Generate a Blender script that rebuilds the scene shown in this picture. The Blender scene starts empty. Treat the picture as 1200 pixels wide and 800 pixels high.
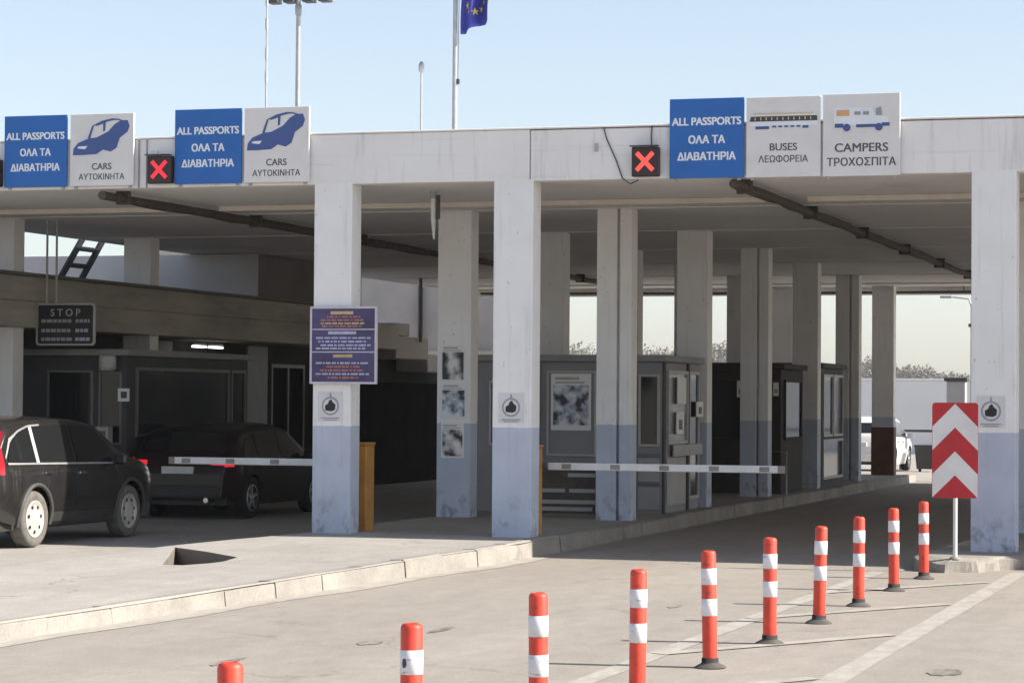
import bpy, bmesh, math, random
from mathutils import Vector, Matrix, noise
from mathutils.geometry import delaunay_2d_cdt
R = math.radians
random.seed(7)

# ------------------------------------------------------------------ camera, world, sun, exposure
scene = bpy.context.scene
col = scene.collection
EYE = 1.85
F_PX = 3000.0
yaw, pitch, roll = math.atan(927 / F_PX), math.atan(68 / F_PX), R(0.4)
fw = Vector((-math.sin(yaw) * math.cos(pitch), math.cos(yaw) * math.cos(pitch), math.sin(pitch)))
r0 = fw.cross(Vector((0, 0, 1))).normalized()
u0 = r0.cross(fw)
rt = r0 * math.cos(roll) + u0 * math.sin(roll)
up = -r0 * math.sin(roll) + u0 * math.cos(roll)
cam_d = bpy.data.cameras.new('camera')
cam = bpy.data.objects.new('camera', cam_d)
col.objects.link(cam)
cam_d.sensor_width = 36.0
cam_d.lens = 36.0 * F_PX / 1200.0
cam_d.clip_end = 6000
cam.matrix_world = Matrix(((rt.x, up.x, -fw.x, 0), (rt.y, up.y, -fw.y, 0), (rt.z, up.z, -fw.z, EYE), (0, 0, 0, 1)))
scene.camera = cam

SUN_EL, SUN_BACK = R(36), R(6.5)          # sun low on the right, a little behind the canopy front
sdir = Vector((math.cos(SUN_EL) * math.cos(SUN_BACK), math.cos(SUN_EL) * math.sin(SUN_BACK), math.sin(SUN_EL)))
w = bpy.data.worlds.new('World')
scene.world = w
w.use_nodes = True
nt = w.node_tree
sky = nt.nodes.new('ShaderNodeTexSky')
sky.sky_type = 'NISHITA'
sky.sun_disc = False
sky.sun_elevation = SUN_EL
sky.sun_rotation = math.atan2(sdir.x, sdir.y)
sky.altitude = 0
sky.air_density = 1.0
sky.dust_density = 0.8
sky.ozone_density = 1.2
bg = nt.nodes['Background']
hs = nt.nodes.new('ShaderNodeHueSaturation')       # hazy, washed-out air
hs.inputs['Saturation'].default_value = 0.70
nt.links.new(sky.outputs[0], hs.inputs['Color'])
tn = nt.nodes.new('ShaderNodeMixRGB'); tn.blend_type = 'MULTIPLY'; tn.inputs[0].default_value = 1
tn.inputs[2].default_value = (.975, .985, 1.03, 1)
nt.links.new(hs.outputs[0], tn.inputs[1])
nt.links.new(tn.outputs[0], bg.inputs[0])
bg.inputs[1].default_value = 0.074
sun_d = bpy.data.lights.new('sun', 'SUN')
sun_d.energy = 3.9
sun_d.angle = R(0.5)
sun_d.color = (1.0, 0.94, 0.85)
sun = bpy.data.objects.new('sun', sun_d)
col.objects.link(sun)
sun.rotation_euler = sdir.to_track_quat('Z', 'Y').to_euler()
sun.location = (20, 20, 40)
scene.view_settings.view_transform = 'Standard'
scene.view_settings.look = 'None'
scene.view_settings.gamma = 1
scene.view_settings.use_curve_mapping = False
scene.view_settings.exposure = 1.3

# ------------------------------------------------------------------ materials
def new_mat(name):
    m = bpy.data.materials.new(name)
    m.use_nodes = True
    return m, m.node_tree, m.node_tree.nodes['Principled BSDF']

def N(nt, t, **kw):
    n = nt.nodes.new(t)
    for k, v in kw.items():
        setattr(n, k, v)
    return n

def pos_noise(nt, scale, detail=4, vec=(1, 1, 1), rough=.6, space='pos'):
    if space == 'pos':
        g = N(nt, 'ShaderNodeNewGeometry').outputs['Position']
    else:
        g = N(nt, 'ShaderNodeTexCoord').outputs['Object']
    mp = N(nt, 'ShaderNodeMapping')
    mp.inputs['Scale'].default_value = vec
    nt.links.new(g, mp.inputs[0])
    n = N(nt, 'ShaderNodeTexNoise')
    n.inputs['Scale'].default_value = scale
    n.inputs['Detail'].default_value = detail
    n.inputs['Roughness'].default_value = rough
    nt.links.new(mp.outputs[0], n.inputs['Vector'])
    return n.outputs['Fac']

def ramp(nt, fac, a, b, ca=(0, 0, 0, 1), cb=(1, 1, 1, 1)):
    r = N(nt, 'ShaderNodeValToRGB')
    r.color_ramp.elements[0].position = a
    r.color_ramp.elements[0].color = ca
    r.color_ramp.elements[1].position = b
    r.color_ramp.elements[1].color = cb
    nt.links.new(fac, r.inputs[0])
    return r.outputs[0]

def mix(nt, fac, a, b, mode='MIX'):
    m = N(nt, 'ShaderNodeMixRGB', blend_type=mode)
    for sock, v in ((m.inputs[0], fac), (m.inputs[1], a), (m.inputs[2], b)):
        if isinstance(v, (int, float)):
            sock.default_value = v
        elif isinstance(v, tuple):
            sock.default_value = v if len(v) == 4 else (*v, 1)
        else:
            nt.links.new(v, sock)
    return m.outputs[0]

def math_(nt, op, a, b=0.0, clamp=False):
    m = N(nt, 'ShaderNodeMath', operation=op, use_clamp=clamp)
    for s, v in ((m.inputs[0], a), (m.inputs[1], b)):
        if isinstance(v, (int, float)):
            s.default_value = v
        else:
            nt.links.new(v, s)
    return m.outputs[0]

def bump(nt, bsdf, h, strength=.2, dist=.01):
    b = N(nt, 'ShaderNodeBump')
    b.inputs['Strength'].default_value = strength
    b.inputs['Distance'].default_value = dist
    nt.links.new(h, b.inputs['Height'])
    nt.links.new(b.outputs[0], bsdf.inputs['Normal'])

def basic(name, c, rough=.6, var=.12, scale=3.0, metal=0.0, vec=(1, 1, 1), spec=.5, coat=0.0, bmp=0.0, dirt=0.0, dirtcol=(.12, .10, .08), scuff=0.0):
    m, nt, b = new_mat(name)
    b.inputs['Roughness'].default_value = rough
    b.inputs['Metallic'].default_value = metal
    b.inputs['Specular IOR Level'].default_value = spec
    b.inputs['Coat Weight'].default_value = coat
    if var > 0:
        n1 = pos_noise(nt, scale, 5, vec)
        lo = tuple(x * (1 - var) for x in c)
        hi = tuple(min(1, x * (1 + var)) for x in c)
        cc = ramp(nt, n1, .3, .7, (*lo, 1), (*hi, 1))
        if dirt > 0:
            n2 = ramp(nt, pos_noise(nt, scale * .6, 6, vec, .7), .5, .75)
            cc = mix(nt, math_(nt, 'MULTIPLY', n2, dirt), cc, dirtcol)
        if scuff > 0:
            n3 = ramp(nt, pos_noise(nt, 9, 5, (1, 1, 2.6), .7), .59, .64)
            cc = mix(nt, math_(nt, 'MULTIPLY', n3, scuff), cc, (.07, .06, .055))
        nt.links.new(cc, b.inputs['Base Color'])
        if bmp > 0:
            bump(nt, b, pos_noise(nt, scale * 12, 4), bmp)
    else:
        b.inputs['Base Color'].default_value = (*c, 1)
    return m

def emis(name, c, s):
    m, nt, b = new_mat(name)
    b.inputs['Base Color'].default_value = (*c, 1)
    b.inputs['Emission Color'].default_value = (*c, 1)
    b.inputs['Emission Strength'].default_value = s
    return m

M = {}
# painted concrete: white above, blue-grey dado below 1.51 m, drip stains, scuffed foot
def painted_column():
    m, nt, b = new_mat('painted_concrete')
    pz = N(nt, 'ShaderNodeSeparateXYZ')
    nt.links.new(N(nt, 'ShaderNodeNewGeometry').outputs['Position'], pz.inputs[0])
    edge = math_(nt, 'ADD', pz.outputs[2], math_(nt, 'MULTIPLY', pos_noise(nt, 9, 2), .03))
    up_ = math_(nt, 'GREATER_THAN', edge, 1.525)
    wv = ramp(nt, pos_noise(nt, 1.6, 6), .3, .75, (.78, .765, .75, 1), (.86, .85, .845, 1))
    gv = ramp(nt, pos_noise(nt, 2.2, 6), .3, .75, (.44, .48, .57, 1), (.53, .575, .675, 1))
    c = mix(nt, up_, gv, wv)
    drip = ramp(nt, pos_noise(nt, 5, 5, (3, 3, .16), .65), .56, .74)
    c = mix(nt, math_(nt, 'MULTIPLY', drip, .28), c, (.36, .33, .29))
    low = math_(nt, 'SUBTRACT', 1.0, math_(nt, 'DIVIDE', math_(nt, 'SUBTRACT', pz.outputs[2], .18), .55, True), True)
    sc = math_(nt, 'MULTIPLY', low, ramp(nt, pos_noise(nt, 7, 6, (1, 1, .7), .7), .5, .62))
    c = mix(nt, math_(nt, 'MULTIPLY', sc, .75), c, (.17, .17, .18))
    chip = ramp(nt, pos_noise(nt, 14, 3, (1, 1, .6)), .69, .71)
    c = mix(nt, math_(nt, 'MULTIPLY', chip, .5), c, (.36, .34, .30))
    nt.links.new(c, b.inputs['Base Color'])
    b.inputs['Roughness'].default_value = .75
    bump(nt, b, pos_noise(nt, 22, 5), .25, .008)
    return m
M['column'] = painted_column()

def fascia_mat():
    m, nt, b = new_mat('painted_fascia')
    c = ramp(nt, pos_noise(nt, .9, 6), .3, .75, (.78, .755, .735, 1), (.86, .84, .825, 1))
    drip = ramp(nt, pos_noise(nt, 3.2, 6, (2.5, 1, .22), .7), .54, .72)
    c = mix(nt, math_(nt, 'MULTIPLY', drip, .30), c, (.33, .29, .25))
    hz = ramp(nt, pos_noise(nt, 2.0, 5, (.25, 1, 7), .6), .60, .70)
    c = mix(nt, math_(nt, 'MULTIPLY', hz, .14), c, (.38, .35, .33))
    nt.links.new(c, b.inputs['Base Color'])
    b.inputs['Roughness'].default_value = .8
    bump(nt, b, pos_noise(nt, 14, 5), .3, .01)
    return m
M['fascia'] = fascia_mat()

def ceiling_mat():
    m, nt, b = new_mat('ceiling_plaster')
    c = ramp(nt, pos_noise(nt, .5, 6), .3, .7, (.80, .765, .725, 1), (.88, .855, .82, 1))
    st = ramp(nt, pos_noise(nt, .35, 7, (1, .5, 1), .7), .55, .7)
    c = mix(nt, math_(nt, 'MULTIPLY', st, .35), c, (.30, .255, .215))
    nt.links.new(c, b.inputs['Base Color'])
    b.inputs['Roughness'].default_value = .85
    return m
M['ceiling'] = ceiling_mat()

def paving(name, lo, hi, stain, crack=.5, streak=(1, 1, 1), sfac=.35):
    m, nt, b = new_mat(name)
    c = ramp(nt, pos_noise(nt, .55, 7, streak, .62), .32, .7, (*lo, 1), (*hi, 1))
    fine = ramp(nt, pos_noise(nt, 38, 4), .3, .7, (.86, .86, .86, 1), (1.12, 1.12, 1.12, 1))
    c = mix(nt, 1.0, c, fine, 'MULTIPLY')
    mid = ramp(nt, pos_noise(nt, 4.5, 5, (1, .5, 1), .7), .35, .7, (.90, .90, .90, 1), (1.06, 1.06, 1.06, 1))
    c = mix(nt, 1.0, c, mid, 'MULTIPLY')
    st = ramp(nt, pos_noise(nt, .9, 7, (1.2, .35, 1), .72), .56, .72)
    c = mix(nt, math_(nt, 'MULTIPLY', st, sfac), c, stain)
    g = N(nt, 'ShaderNodeNewGeometry').outputs['Position']
    vo = N(nt, 'ShaderNodeTexVoronoi', feature='DISTANCE_TO_EDGE')
    wob = N(nt, 'ShaderNodeVectorMath', operation='ADD')
    nz = N(nt, 'ShaderNodeTexNoise'); nz.inputs['Scale'].default_value = 1.3; nz.inputs['Detail'].default_value = 6
    nt.links.new(g, nz.inputs['Vector'])
    nt.links.new(g, wob.inputs[0]); nt.links.new(nz.outputs['Color'], wob.inputs[1])
    nt.links.new(wob.outputs[0], vo.inputs['Vector'])
    vo.inputs['Scale'].default_value = .42
    ck = ramp(nt, vo.outputs['Distance'], .002, .011, (1, 1, 1, 1), (0, 0, 0, 1))
    gate = ramp(nt, pos_noise(nt, .4, 3), .5, .6)
    ck = math_(nt, 'MULTIPLY', ck, gate)
    c = mix(nt, math_(nt, 'MULTIPLY', ck, crack), c, tuple(x * .35 for x in lo))
    nt.links.new(c, b.inputs['Base Color'])
    b.inputs['Roughness'].default_value = .9
    b.inputs['Specular IOR Level'].default_value = .25
    bump(nt, b, pos_noise(nt, 45, 5), .35, .006)
    return m
M['road'] = paving('worn_asphalt', (.27, .24, .205), (.335, .30, .258), (.205, .182, .157), .35, (1.3, .22, 1), .45)
M['pavement'] = paving('pavement_concrete', (.31, .286, .255), (.385, .358, .322), (.21, .19, .17), .45, (1, .6, 1), .35)
M['kerb'] = paving('kerb_concrete', (.23, .212, .186), (.35, .325, .288), (.17, .15, .125), .3, (2, 2, 2), .55)
M['pit'] = paving('dirty_shaded_pit', (.11, .092, .078), (.20, .175, .15), (.05, .042, .035), .2)  # dirty gully, toned darker to paint in the shade of the recess
M['soil'] = paving('dry_ground', (.30, .27, .23), (.38, .345, .295), (.20, .18, .14), .1)

def road_paint(name, c, base, lo=.36, hi=.55):
    m, nt, b = new_mat(name)
    wear = ramp(nt, pos_noise(nt, 6, 7, (1, .45, 1), .75), lo, hi)
    col_ = ramp(nt, pos_noise(nt, 3, 4), .3, .7, tuple(x * .9 for x in c) + (1,), (*c, 1))
    nt.links.new(mix(nt, wear, col_, base), b.inputs['Base Color'])
    b.inputs['Roughness'].default_value = .85
    b.inputs['Specular IOR Level'].default_value = .25
    return m
M['marking'] = road_paint('road_marking_paint', (.43, .40, .355), (.31, .28, .242), .36, .64)
M['tar'] = road_paint('tar_patch', (.13, .117, .10), (.30, .27, .23), .40, .62)

M['blue_sign'] = basic('blue_sign_film', (.014, .13, .44), .45, .06, 2)
M['white_sign'] = basic('white_sign_film', (.74, .715, .70), .5, .05, 2.5, dirt=.12)
M['white_letter'] = basic('white_lettering', (.78, .80, .84), .5, .04, 4)
M['grey_letter'] = basic('dark_lettering', (.085, .08, .085), .6, .1, 4)
M['car_blue'] = basic('pictogram_blue', (.055, .10, .29), .5, .1, 5)
M['picto_dark'] = basic('pictogram_dark', (.06, .055, .06), .5, .1, 5)
M['picto_yellow'] = basic('pictogram_yellow', (.62, .50, .28), .5, .1, 5)
M['picto_orange'] = basic('pictogram_orange', (.65, .36, .16), .5, .1, 5)
M['signal_box'] = basic('signal_housing', (.035, .018, .02), .45, .1, 5)
M['red_led'] = emis('red_led', (1.0, .075, .055), .42)
M['red_led_dim'] = emis('red_led_dim', (.85, .03, .05), .27)
M['alu'] = basic('grey_metal', (.42, .42, .42), .45, .12, 5, .6)
M['galv'] = basic('galvanised_steel', (.36, .37, .38), .5, .12, 6, .4)
M['dark_metal'] = basic('dark_metal', (.05, .05, .055), .5, .15, 5)
M['black'] = basic('black_paint', (.012, .012, .014), .5, .2, 5)
M['brown_pipe'] = basic('rusted_pipe', (.075, .055, .042), .75, .35, 6, dirt=.5, dirtcol=(.03, .022, .018))
M['cream'] = basic('cream_trunking', (.66, .60, .52), .55, .08, 2)
M['flake'] = basic('peeling_tape', (.62, .57, .50), .8, .15, 5)
M['orange'] = basic('yellow_orange_paint', (.44, .20, .032), .55, .2, 4, dirt=.2)
M['boom_white'] = basic('boom_paint', (.70, .69, .67), .45, .08, 5, dirt=.2)
M['boom_mark'] = basic('boom_reflector', (.25, .22, .20), .5, .25, 9)
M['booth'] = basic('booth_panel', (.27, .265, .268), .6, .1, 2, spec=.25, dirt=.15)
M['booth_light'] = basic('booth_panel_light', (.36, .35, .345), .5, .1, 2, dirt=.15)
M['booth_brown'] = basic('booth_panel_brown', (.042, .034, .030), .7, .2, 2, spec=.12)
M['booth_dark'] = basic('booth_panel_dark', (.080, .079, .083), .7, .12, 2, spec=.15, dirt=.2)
M['frame_grey'] = basic('window_frame_grey', (.42, .41, .395), .5, .1, 5)
M['frame_dim'] = basic('window_frame_dull', (.16, .155, .15), .55, .12, 5)
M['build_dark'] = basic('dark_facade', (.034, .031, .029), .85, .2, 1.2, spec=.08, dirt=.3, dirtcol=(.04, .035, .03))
M['low_roof'] = basic('stained_roof_edge', (.37, .335, .29), .85, .25, .9, vec=(1, .5, 3), dirt=.5, dirtcol=(.15, .125, .105), bmp=.2)
M['pale_wall'] = basic('pale_plaster', (.52, .505, .50), .85, .12, .7, dirt=.25, dirtcol=(.26, .24, .22), bmp=.2)
M['pink_wall'] = basic('pinkish_plaster', (.46, .415, .375), .85, .12, .7, dirt=.3, dirtcol=(.25, .22, .19), bmp=.2)
M['beige_wall'] = basic('beige_plaster', (.55, .50, .43), .85, .1, .7, dirt=.2, dirtcol=(.3, .26, .22))
M['brown_and_shade'] = basic('brown_and_shade_plaster', (.16, .145, .13), .85, .15, .8)  # brown for capping and pipes; painted shade on the cabin side
M['far_wall'] = basic('far_grey_wall', (.74, .735, .73), .9, .06, .3)
M['rust_red'] = basic('rust_red_band', (.105, .045, .032), .7, .2, 3)
def print_mat(name, off, c0, c1, c2):
    m, nt, b = new_mat(name)
    g = N(nt, 'ShaderNodeTexCoord').outputs['Object']
    mp = N(nt, 'ShaderNodeMapping'); mp.inputs['Location'].default_value = off
    nt.links.new(g, mp.inputs[0])
    n = N(nt, 'ShaderNodeTexNoise'); n.inputs['Scale'].default_value = 5.2; n.inputs['Detail'].default_value = 5
    nt.links.new(mp.outputs[0], n.inputs['Vector'])
    r_ = N(nt, 'ShaderNodeValToRGB'); e = r_.color_ramp
    e.elements[0].position = .40; e.elements[0].color = (*c0, 1)
    e.elements[1].position = .60; e.elements[1].color = (*c2, 1)
    k = e.elements.new(.49); k.color = (*c1, 1)
    nt.links.new(n.outputs['Fac'], r_.inputs[0]); nt.links.new(r_.outputs[0], b.inputs['Base Color'])
    b.inputs['Roughness'].default_value = .45
    return m
M['photo_print'] = print_mat('photo_print', (3.1, 0, 1.2), (.02, .02, .022), (.42, .41, .40), (.75, .74, .73))
M['photo_print_dark'] = print_mat('photo_print_dark', (7.3, 2, .4), (.015, .015, .017), (.25, .24, .23), (.70, .69, .68))
M['photo_print_pale'] = print_mat('photo_print_pale', (1.7, 5, 2.9), (.03, .035, .05), (.38, .43, .50), (.72, .75, .78))
M['paper'] = basic('poster_paper', (.78, .77, .75), .6, .05, 3)
M['sticker_white'] = basic('sticker_white', (.66, .65, .66), .55, .06, 5)
M['sticker_grey'] = basic('sticker_grey', (.30, .30, .33), .55, .1, 5)
M['notice_purple'] = basic('notice_film', (.060, .048, .13), .5, .35, 3.0)
M['notice_frame'] = basic('notice_frame', (.55, .50, .56), .5, .1, 5)
M['notice_yellow'] = basic('notice_yellow', (.50, .38, .20), .5, .2, 8)
M['notice_orange'] = basic('notice_orange', (.42, .15, .11), .5, .3, 9)
M['notice_pale'] = basic('notice_pale', (.42, .42, .58), .5, .2, 9)
M['red_paint'] = basic('red_reflective', (.48, .012, .022), .4, .12, 5, dirt=.1)
M['chev_white'] = basic('white_reflective', (.72, .70, .69), .45, .06, 5, dirt=.15)
M['bollard_red'] = basic('bollard_orange_red', (.66, .055, .026), .5, .18, 7, dirt=.45, dirtcol=(.36, .075, .045), scuff=.55)
M['bollard_white'] = basic('bollard_reflective', (.74, .72, .74), .4, .08, 8, dirt=.4, dirtcol=(.36, .34, .33), scuff=.5)
M['rubber'] = basic('black_rubber', (.022, .021, .02), .8, .25, 8)
M['rubber_dust'] = basic('dusty_rubber', (.085, .078, .068), .9, .35, 10, dirt=.5, dirtcol=(.06, .055, .05))
M['suv_paint'] = basic('dusty_black_paint', (.016, .0145, .013), .22, .2, 3, coat=.6, dirt=.35, dirtcol=(.055, .048, .04))
M['car2_paint'] = basic('dark_maroon_paint', (.011, .004, .005), .3, .1, 3, coat=.2, spec=.35)
M['white_car'] = basic('white_car_paint', (.72, .72, .70), .3, .04, 3, coat=.5)
M['glass_dark'] = basic('dark_glass', (.012, .013, .014), .08, 0, spec=.45)
M['glass_shop'] = basic('shaded_glass', (.009, .009, .009), .6, .2, 2, spec=.0)
M['glass_mid'] = basic('tinted_glass', (.030, .031, .033), .12, .3, 1.5, spec=.35)
M['glass_grey'] = basic('dusty_glass', (.20, .20, .20), .25, .3, 2.2, spec=.5)
M['tail_red'] = basic('tail_lens', (.50, .012, .022), .15, .1, 8, coat=.5)
M['tail_lit'] = emis('brake_lamp_lit', (.75, .015, .03), .35)
M['chrome'] = basic('chrome', (.62, .62, .62), .18, 0, metal=1.0)
M['rim'] = basic('dusty_alloy', (.55, .53, .49), .45, .12, 6, .3, dirt=.2)
M['tyre'] = basic('dusty_tyre', (.13, .12, .105), .9, .25, 9)
M['tyre_dark'] = basic('tyre', (.018, .018, .018), .9, .25, 9)
M['plate'] = basic('number_plate', (.62, .61, .58), .5, .1, 9)
M['plastic'] = basic('dark_plastic', (.028, .027, .026), .6, .15, 6, dirt=.2)
M['flag'] = basic('flag_cloth', (.030, .040, .27), .8, .12, 3)
M['flag_gold'] = basic('flag_star', (.62, .46, .05), .8, .05, 3)
M['lamp_on'] = emis('fluorescent_lamp', (1.0, .97, .90), 2.2)
M['bark'] = basic('bark', (.12, .095, .075), .9, .2, 3)
M['twig'] = basic('dry_hazed_foliage', (.17, .13, .10), .9, .3, .15)  # dry brown, paled so the colour adds to the distance haze
M['twig2'] = basic('olive_foliage', (.125, .108, .075), .9, .3, .15)
M['deep_shade'] = basic('shade_dark_panel', (.016, .015, .014), .95, .3, 2, spec=.0)  # matt near-black colour standing in for deep shade
M['bin'] = basic('bin_plastic', (.03, .03, .032), .6, .1, 4)

def haze_mat(d):
    m = bpy.data.materials.new('haze'); m.use_nodes = True
    nt = m.node_tree; nt.nodes.clear()
    o = nt.nodes.new('ShaderNodeOutputMaterial'); v = nt.nodes.new('ShaderNodeVolumePrincipled')
    v.inputs['Color'].default_value = (.93, .94, .96, 1); v.inputs['Density'].default_value = d
    v.inputs['Anisotropy'].default_value = .2
    nt.links.new(v.outputs[0], o.inputs['Volume'])
    return m
M['haze'] = haze_mat(.00022)

# ------------------------------------------------------------------ mesh helpers
class MB:
    def __init__(s):
        s.v, s.f, s.m, s.s = [], [], [], []
    def add(s, vs, fs, mi=0, smooth=False):
        o = len(s.v)
        s.v += [tuple(v) for v in vs]
        for f in fs:
            s.f.append([i + o for i in f]); s.m.append(mi); s.s.append(smooth)
        return s
    def box(s, x0, x1, y0, y1, z0, z1, bev=0.0, mi=0):
        x0, x1 = min(x0, x1), max(x0, x1); y0, y1 = min(y0, y1), max(y0, y1); z0, z1 = min(z0, z1), max(z0, z1)
        if bev <= 0:
            vs = [(x, y, z) for z in (z0, z1) for y in (y0, y1) for x in (x0, x1)]
            return s.add(vs, [(0, 2, 3, 1), (4, 5, 7, 6), (0, 1, 5, 4), (2, 6, 7, 3), (0, 4, 6, 2), (1, 3, 7, 5)], mi)
        bev = min(bev, .45 * min(x1 - x0, y1 - y0, z1 - z0))
        bm = bmesh.new()
        bmesh.ops.create_cube(bm, size=1)
        for v in bm.verts:
            v.co = ((x0 + x1) / 2 + v.co.x * (x1 - x0), (y0 + y1) / 2 + v.co.y * (y1 - y0), (z0 + z1) / 2 + v.co.z * (z1 - z0))
        bmesh.ops.bevel(bm, geom=bm.edges[:], offset=bev, segments=2, affect='EDGES', profile=.5)
        return s.bm(bm, mi)
    def bm(s, bm, mi=0, smooth=False):
        bm.verts.index_update()
        s.add([v.co[:] for v in bm.verts], [[v.index for v in f.verts] for f in bm.faces], mi, smooth)
        bm.free()
        return s
    def cyl(s, p0, p1, r0, r1=None, n=14, mi=0, cap=True):
        r1 = r0 if r1 is None else r1
        return s.tube([p0, p1], [r0, r1], n, mi, cap)
    def tube(s, pts, rad, n=10, mi=0, cap=True):
        pts = [Vector(p) for p in pts]
        if not isinstance(rad, (list, tuple)):
            rad = [rad] * len(pts)
        vs, fs = [], []
        ref = None
        for i, p in enumerate(pts):
            d = (pts[min(i + 1, len(pts) - 1)] - pts[max(i - 1, 0)]).normalized()
            if ref is None:
                ref = Vector((0, 0, 1)) if abs(d.z) < .9 else Vector((1, 0, 0))
            a = d.cross(ref).normalized(); b = d.cross(a).normalized()
            for k in range(n):
                t = 2 * math.pi * k / n
                vs.append(p + (a * math.cos(t) + b * math.sin(t)) * rad[i])
        for i in range(len(pts) - 1):
            for k in range(n):
                fs.append((i * n + k, i * n + (k + 1) % n, (i + 1) * n + (k + 1) % n, (i + 1) * n + k))
        s.add(vs, fs, mi, True)
        if cap:
            s.add([vs[k] for k in range(n)], [list(range(n))], mi)
            s.add([vs[(len(pts) - 1) * n + k] for k in range(n)], [list(range(n))[::-1]], mi)
        return s
    def lathe(s, prof, c=(0, 0, 0), axis='Z', n=24, mi=0, smooth=True):
        vs, fs = [], []
        for r, h in prof:
            for k in range(n):
                t = 2 * math.pi * k / n
                a, b = r * math.cos(t), r * math.sin(t)
                p = (a, b, h) if axis == 'Z' else ((h, a, b) if axis == 'X' else (a, h, b))
                vs.append((p[0] + c[0], p[1] + c[1], p[2] + c[2]))
        for i in range(len(prof) - 1):
            for k in range(n):
                fs.append((i * n + k, i * n + (k + 1) % n, (i + 1) * n + (k + 1) % n, (i + 1) * n + k))
        return s.add(vs, fs, mi, smooth)
    def prism(s, poly, off, mi=0):
        n = len(poly)
        off = Vector(off)
        a = [Vector(p) for p in poly]; b = [p + off for p in a]
        return s.add(a + b, [list(range(n)), list(range(n, 2 * n))[::-1]] + [(i, (i + 1) % n, n + (i + 1) % n, n + i) for i in range(n)], mi)
    def face_y(s, poly, y, th=.004, mi=0):      # flat shape in the XZ plane, facing -Y
        return s.prism([(x, y, z) for x, z in poly], (0, th, 0), mi)
    def build(s, name, mats, parent=None, loc=None, world=False, fixn=True):
        me = bpy.data.meshes.new(name)
        vs = s.v
        if world and parent is not None:
            L = parent.location
            vs = [(x - L.x, y - L.y, z - L.z) for x, y, z in vs]
        elif world and loc is not None:
            vs = [(x - loc[0], y - loc[1], z - loc[2]) for x, y, z in vs]
        me.from_pydata(vs, [], s.f)
        if not isinstance(mats, (list, tuple)):
            mats = [mats]
        for m in mats:
            me.materials.append(M[m])
        me.polygons.foreach_set('material_index', s.m)
        me.polygons.foreach_set('use_smooth', s.s)
        me.update()
        if fixn:
            bm = bmesh.new(); bm.from_mesh(me)
            bmesh.ops.recalc_face_normals(bm, faces=bm.faces[:])
            bm.to_mesh(me); bm.free()
        o = bpy.data.objects.new(name, me)
        col.objects.link(o)
        if parent is not None:
            o.parent = parent
        if loc is not None:
            o.location = loc
        return o

def tag(o, label=None, cat=None, group=None, kind=None):
    if label: o['label'] = label
    if cat: o['category'] = cat
    if group: o['group'] = group
    if kind: o['kind'] = kind
    return o

def thing(name, loc, label, cat, group=None, rz=0.0):
    o = bpy.data.objects.new(name, None)
    col.objects.link(o)
    o.empty_display_size = .2
    o.location = loc
    o.rotation_euler = (0, 0, rz)
    return tag(o, label, cat, group)

def copy_tree(o, parent=None):
    c = o.copy(); col.objects.link(c)
    if parent is not None: c.parent = parent
    for ch in list(o.children):
        copy_tree(ch, c)
    return c

def text(body, size, x, y, z, mat, parent, name='lettering', align='CENTER', sx=1.0, bold=0.0):
    """flat vinyl lettering: union of the glyph outlines (and of slightly shifted copies for weight)"""
    from mathutils.geometry import interpolate_bezier
    cu = bpy.data.curves.new(name, 'FONT')
    cu.body = body; cu.size = size; cu.align_x = align
    tmp = bpy.data.objects.new('lettering_source', cu); col.objects.link(tmp)
    dg = bpy.context.evaluated_depsgraph_get()
    out = tmp.evaluated_get(dg).to_curve(dg)
    loops = []
    for sp in out.splines:
        pl = []
        bp = sp.bezier_points
        if len(bp) > 1:
            for a, b in zip(bp, list(bp[1:]) + [bp[0]]):
                straight = a.handle_right_type in ('VECTOR',) and b.handle_left_type in ('VECTOR',)
                seg = interpolate_bezier(a.co, a.handle_right, b.handle_left, b.co, 2 if straight else 6)
                pl += [Vector((p.x, p.y)) for p in seg[:-1]]
        else:
            pl = [Vector((p.co.x, p.co.y)) for p in sp.points]
        cl = []
        for p in pl:
            if not cl or (p - cl[-1]).length > 1e-5: cl.append(p)
        if len(cl) > 2: loops.append(cl)
    tmp.to_curve_clear() if hasattr(tmp, 'to_curve_clear') else None
    bpy.data.objects.remove(tmp)
    sh = [(0, 0)] if bold <= 0 else [(bold, bold * .5), (-bold, bold * .5), (bold, -bold * .5), (-bold, -bold * .5)]
    # each glyph separately, so that the triangulation stays small
    boxes = [(min(p.x for p in l), max(p.x for p in l)) for l in loops]
    order = sorted(range(len(loops)), key=lambda k: boxes[k][0])
    groups, hi = [], -1e9
    for k in order:
        if boxes[k][0] - bold > hi + bold or not groups: groups.append([])
        groups[-1].append(k); hi = max(hi, boxes[k][1]) if len(groups[-1]) > 1 else boxes[k][1]
    mb = MB()
    for gk in groups:
        cs = [[p + Vector(d) for p in loops[k]] for k in gk for d in sh]
        vs, es = [], []
        for c in cs:
            o = len(vs); vs += c; es += [(o + i, o + (i + 1) % len(c)) for i in range(len(c))]
        rv, _, rf, *_ = delaunay_2d_cdt(vs, es, [], 0, 1e-6)
        fs = []
        for f in rf:
            p = sum((rv[i] for i in f), Vector((0, 0))) / len(f)
            wn = 0
            for c in cs:
                for a, b in zip(c, c[1:] + c[:1]):
                    if (a.y <= p.y) != (b.y <= p.y):
                        t_ = (p.y - a.y) / (b.y - a.y)
                        if a.x + t_ * (b.x - a.x) > p.x: wn += 1 if b.y > a.y else -1
            if wn != 0: fs.append(list(f))
        mb.add([(x + v.x * sx, y, z + v.y) for v in rv], fs)
    return mb.build(name, mat, parent, fixn=False)

def struct(name, mb, mat, loc=None, world=False):
    return tag(mb.build(name, mat, loc=loc, world=world), kind='structure')

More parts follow.
